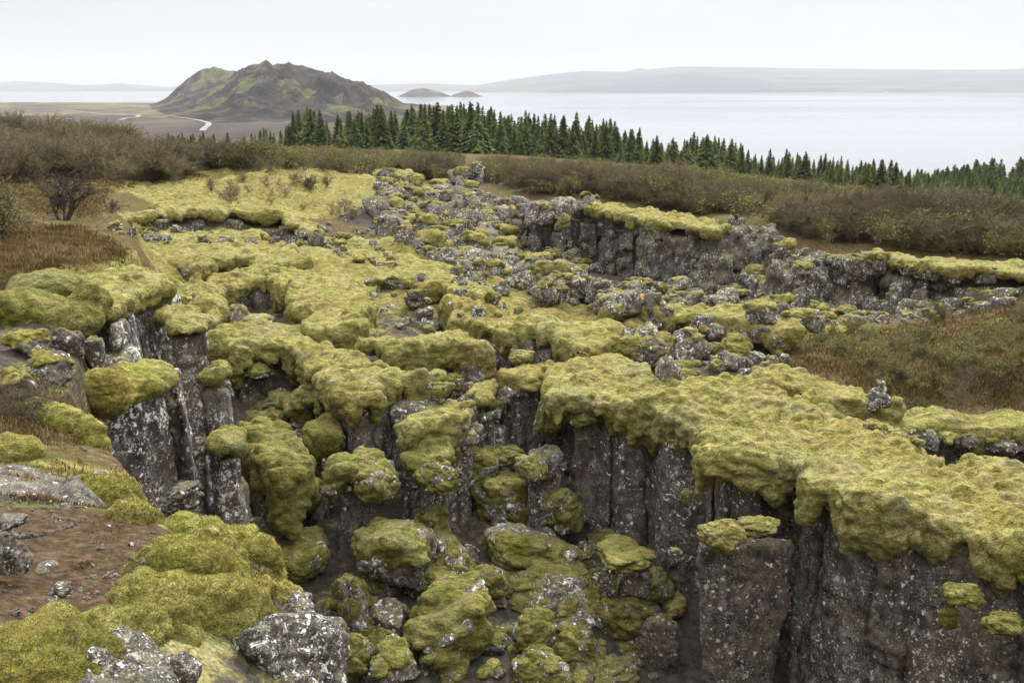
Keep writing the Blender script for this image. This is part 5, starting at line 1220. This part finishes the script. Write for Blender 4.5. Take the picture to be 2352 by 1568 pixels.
mound('rounded moss mound hanging over the spotted foreground rock', [(490,1418,95,0.18,0.8),(390,1445,70,0.12,0.8),(565,1408,50,0.15,0.8)], M_MOSS_FG, 811, tufts=70000)
mound('pale moss patch below the flat foreground stones', [(250,1150,75,0.16,1.0),(300,1190,60,0.12,0.9),(210,1120,40,0.1,0.8)], M_MOSS_FG, 821, tufts=20000, tl=0.015)
mound('brown-green moss in the bottom left corner with rusty shoots', [(60,1500,140,0.08,0.8),(180,1510,110,0.06,0.7),(120,1445,70,0.04,0.7),(20,1560,150,0.10,0.7),(225,1500,50,0.05,0.7)], M_MOSS_FG, 831, tufts=90000)
mound('low moss rim along the brink of the foreground brow', [(450,1225,60,0.10,0.8),(540,1255,60,0.12,0.9),(600,1290,50,0.14,0.9),(640,1330,40,0.12,0.9),(655,1375,40,0.12,0.9),(600,1350,45,0.08,0.9)], M_MOSS_FG, 841, tufts=14000, tl=0.015)
mound('small bright moss pad at the left edge above the flat stone', [(30,1050,60,0.16,0.9)], M_MOSS_FG, 851, tufts=5000, h=0.025)
mound('shaggy moss hummock on the left bank in front of the leaning slab', [(255,1025,55,0.35,0.9),(210,1015,40,0.25,0.9)], M_MOSS_FG, 861, tufts=8000, h=0.03, tl=0.02)
mound('dark moss hummock below the left cliff brow', [(60,720,90,0.35,0.8),(150,740,80,0.35,0.8),(110,690,90,0.3,0.8),(210,735,45,0.35,0.8)], M_MOSS_DEEP, 871, h=0.045, name='moss_mound')
mound('moss and heath hummock on the left bank, upper part', [(150,985,40,0.22,0.9),(100,960,50,0.2,0.9)], M_MOSS_FG, 881, h=0.03)
def fg(pts, dz): return [(*[float(q) for q in at_z(u, v, float(hits([u], [v], 1.5, 60)[2][0]))], float(hits([u], [v], 1.5, 60)[2][0]) + dz) for u, v in pts]
kw = dict(moss=False, cell=0.9, inset=(-0.05, 0.06), block=1.0, lean=0.9, rough=0.35, jit=0.02, crack=0.015, hmul=0.9)
ridge('rock_slab', 'flat grey slab at the left edge above the bare soil', 'rock', fg([(-60,1085),(60,1078),(120,1088),(165,1112),(120,1132),(40,1140),(-60,1140)], 0.06), -3.2, rock=M_STONE, **kw)
ridge('rock_slab', 'second flat grey stone beside the slab with a hollow at its left end', 'rock', fg([(158,1082),(200,1074),(262,1086),(288,1103),(235,1108),(175,1100)], 0.07), -3.3, rock=M_STONE, **kw)
ridge('rock_slab', 'low ridge of grey stone sticking out of the bare soil', 'rock', fg([(35,1325),(80,1296),(120,1280),(160,1290),(120,1312),(70,1335)], 0.09), -2.8, rock=M_STONE, **kw)
kw.update(cell=0.34, inset=(-0.05, 0.12), block=0.8, jit=0.08, rough=0.9, lean=0.1, crack=0.04)
ridge('rock_outcrop', 'grey lichened outcrop under the big moss mound at the bottom edge', 'rock outcrop', fg([(255,1490),(300,1468),(370,1470),(392,1510),(400,1600),(250,1600)], 0.15), -3.4, rock=M_SPOT_FG, **kw)
big_boulder(630, 1560, 350, 270, 'rugged rock spotted with cream and white lichen at the bottom edge', None, 931, rmat=M_SPOT_FG, Y=4.0, n=84, group=None, name='rock', cat='rock', depth=0.9, tilt=(0.05, 0.12), rz=0.3)
big_boulder(735, 1500, 120, 170, 'narrow lichened rock dropping into the gap at the right end of the spotted foreground rock', None, 932, rmat=M_SPOT_FG, Y=4.3, n=60, group=None, name='rock', cat='rock', depth=0.9)
G_S = 'stones set in the foreground brow'
for i, (u, v, w_, h_, lab, rm, ms) in enumerate((
    (275,1115,60,60,'pale lichened stone at the right end of the flat slabs', M_ROCK_L, None),
    (15,1272,100,90,'rounded grey rock at the left edge of the bare soil', M_STONE, None),
    (12,1208,70,36,'smaller grey rock behind the rounded one at the left edge', M_STONE, None),
    (145,1168,42,24,'small blue-grey stone lying on the bare soil, upper one', M_STONE, None),
    (138,1358,40,30,'small blue-grey stone lying on the bare soil, lower one', M_STONE, None),
    (385,1160,120,70,'lichen-crusted rock on the brink below the leaning slab', M_ROCK_L, None),
    (425,1545,90,60,'small pale stone between the two foreground rocks', M_SPOT_FG, None),
    (680,1430,110,90,'rough stone on the brink above the spotted foreground rock', M_SPOT_FG, None))):
    big_boulder(u, v, w_, h_, lab, None, 900 + i, rmat=rm, n=56, group=G_S, name='rock', cat='rock', tilt=(0.1 * math.sin(i), 0.1 * math.cos(i * 2)))
G_K = 'rocks on the dark slope below the left cliff brow'
for i, (u, v, w_, h_, lab, ms) in enumerate((
    (150,785,70,70,'angular grey rock below the dark moss hummocks', None),(60,800,90,60,'low brown rock under the left moss brow', 0.2),(215,820,60,90,'upright rock leaning against the left cliff', None),
    (110,850,110,80,'broad dark rock on the left slope above the heath', 0.25),(30,880,90,70,'mossy rock at the left edge above the dwarf birch', 0.0),
    )):
    big_boulder(u, v, w_, h_, lab, ms, 950 + i, rmat=M_ROCK, mmat=M_MOSS_FG, n=40, group=G_K, name='rock', cat='rock', tilt=(0.1 * math.sin(i), 0.12 * math.cos(i * 2)))
# heath, straw and rusty shoots: ground cover nobody could count
def tuft_field(name, label, polys, n, mats, hgt, wid, seed, blades=7, spread=0.12):
    rng = np.random.default_rng(seed); Vs, mi = [], []
    for poly, share in polys:
        m = int(n * share); uv = inpoly(m, poly, rng); x, y, z, ok, st = hits(uv[:, 0], uv[:, 1], 1.5, 200); k = ok & (st < 0.6)
        x, y, z = x[k], y[k], z[k]; m = len(x); dist = np.hypot(x, y)
        for b in range(blades):
            H = hgt * rng.uniform(0.4, 1.2, m) * np.clip(dist / 22, 0.3, 1); px = x + rng.normal(0, spread, m); py = y + rng.normal(0, spread, m); zz = gz(px, py); a = rng.uniform(0, 6.28, m); lean = rng.uniform(0.1, 0.9, m) * H
            w_ = np.maximum(wid, dist * 0.00045); tx, ty = px + np.cos(a) * lean, py + np.sin(a) * lean
            c, s = np.cos(a + 1.57 + rng.normal(0, .5, m)) * w_, np.sin(a + 1.57) * w_
            Vs.append(np.stack([np.stack([px - c, py - s, zz - 0.01], 1), np.stack([px + c, py + s, zz - 0.01], 1), np.stack([tx, ty, zz + H], 1)], 1).reshape(-1, 3)); mi.append(rng.integers(0, len(mats), m))
    V = np.concatenate(Vs); T = np.arange(len(V)).reshape(-1, 3)
    return tag(link(name, mesh(name, V, None, T, mats, smooth=False, matidx=np.concatenate(mi))), label, None, None, 'stuff')
P_RIGHT = [(1850,770),(2050,755),(2352,650),(2600,620),(2600,950),(2100,930),(1880,870),(1800,860)]
P_LEFT = [(-30,520),(180,520),(260,560),(280,600),(120,620),(-30,640)]
P_LEFT2 = [(-30,640),(100,640),(60,700),(-30,700)]
P_BANK = [(-30,880),(130,890),(250,990),(300,1060),(200,1090),(-30,1070)]
P_MID = [(-30,410),(420,390),(480,410),(250,440),(220,500),(-30,480)]
tuft_field('heath', 'low rusty brown heather and dwarf shrubs on the slopes', [(P_RIGHT, .50), (P_LEFT, .2), (P_BANK, .12), (P_MID, .2), (P_LEFT2, .04), ([(560,1240),(640,1290),(700,1400),(650,1420),(600,1330)], .02)], 15000, [M_HEATH, M_HEATH, M_HEATH_G], 0.10, 0.006, 951, 8, 0.16)
tuft_field('dry_grass', 'pale dry grass in the heather on the left bank', [([(60,560),(270,580),(240,605),(100,600)], .5), ([(-20,930),(260,1000),(280,1040),(-20,1060)], .25), ([(1220,1230),(1330,1240),(1330,1290),(1220,1280)], .05), ([(1150,1530),(1350,1530),(1350,1568),(1150,1568)], .1), (P_LEFT, .05)], 500, [M_STRAW], 0.13, 0.004, 952, 6, 0.12)
tuft_field('rusty_shoots', 'rust-red dwarf shrub shoots creeping over the moss and soil', [([(150,1200),(260,1180),(300,1230),(180,1260)], .35), ([(180,1380),(300,1370),(290,1420),(200,1430)], .3), ([(100,1440),(260,1440),(240,1560),(60,1560)], .35)], 700, [M_RUST, M_HEATH_G], 0.03, 0.0035, 953, 10, 0.02)
def pebbles():
    rng = np.random.default_rng(61); g_ = raw(BV[4][0]); items = []
    uv = inpoly(420, [(-20,1150),(200,1140),(330,1220),(520,1240),(400,1260),(260,1360),(100,1420),(-20,1430)], rng); x, y, z, ok, st = hits(uv[:, 0], uv[:, 1], 1.5, 60)
    for i in range(len(x)):
        s_ = 0.008 + 0.03 * rng.random() ** 5; items.append((0, (x[i], y[i], z[i] + s_ * 0.15), (s_ * 1.3, s_, s_ * 0.7), rng.uniform(0, 6.28)))
    V, Q = merge(items, [g_]); tag(link('gravel', mesh('gravel', V, Q, None, [M_STONE])), 'scattered grit and pebbles on the bare soil', None, None, 'stuff')
pebbles()
# ------------------------------------------------------------------ far houses
rng = np.random.default_rng(5)
for i, (u, lab) in enumerate(((1490,'tiny white farmhouse at the foot of the headland'),(1560,'tiny white house by the shore under the wooded headland'),(1790,'tiny white farmhouse right of the headland'),(1990,'tiny white farm building on the far fields'),(2110,'tiny white farmhouse near the right end of the far shore'),(2215,'tiny white farm building on the green far slope'))):
    Y = 9850.0; x = (u - 1176) / FPX * Y * 1.018; z = -38.0; a, b, c = 9, 6, 6
    t = thing('farmhouse', (x, Y - 60, z), lab, 'house', 'white farm buildings on the far shore')
    link('wall', mesh('wall', [(-a, -b, -4), (a, -b, -4), (a, b, -4), (-a, b, -4), (-a, -b, c), (a, -b, c), (a, b, c), (-a, b, c), (-a, 0, c + 5), (a, 0, c + 5)], [[0, 1, 5, 4], [2, 3, 7, 6]], None, [M_HOUSE], smooth=False) if False else mesh('wall', [(-a, -b, -4), (a, -b, -4), (a, b, -4), (-a, b, -4), (-a, -b, c), (a, -b, c), (a, b, c), (-a, b, c)], [[0, 1, 5, 4], [1, 2, 6, 5], [2, 3, 7, 6], [3, 0, 4, 7]], None, [M_HOUSE], smooth=False), t)
    link('roof', mesh('roof', [(-a - 1, -b - 1, c), (a + 1, -b - 1, c), (a + 1, b + 1, c), (-a - 1, b + 1, c), (-a - 1, 0, c + 6), (a + 1, 0, c + 6)], [[0, 1, 5, 4], [2, 3, 4, 5]], [[1, 2, 5], [3, 0, 4]], [M_ROOF], smooth=False), t)
# ------------------------------------------------------------------ the misty air
HD = 0.88e-4
hx0, hx1, hy0, hy1, hz0, hz1 = -26000, 26000, -4000, 24000, -60, 480
hz_m = bpy.data.materials.new('haze'); hz_m.use_nodes = True; ht = hz_m.node_tree; ht.nodes.clear()
ho = ht.nodes.new('ShaderNodeOutputMaterial'); hv = ht.nodes.new('ShaderNodeVolumePrincipled'); hv.inputs['Density'].default_value = HD; hv.inputs['Color'].default_value = (0.91, 0.93, 0.985, 1)
ht.links.new(hv.outputs[0], ho.inputs['Volume'])
hm = mesh('haze', [(hx0, hy0, hz0), (hx1, hy0, hz0), (hx1, hy1, hz0), (hx0, hy1, hz0), (hx0, hy0, hz1), (hx1, hy0, hz1), (hx1, hy1, hz1), (hx0, hy1, hz1)],
          [[0, 3, 2, 1], [4, 5, 6, 7], [0, 1, 5, 4], [1, 2, 6, 5], [2, 3, 7, 6], [3, 0, 4, 7]], None, [hz_m], smooth=False)
tag(link('haze', hm), 'pale mist hanging over the lake and far hills', None, None, 'stuff')
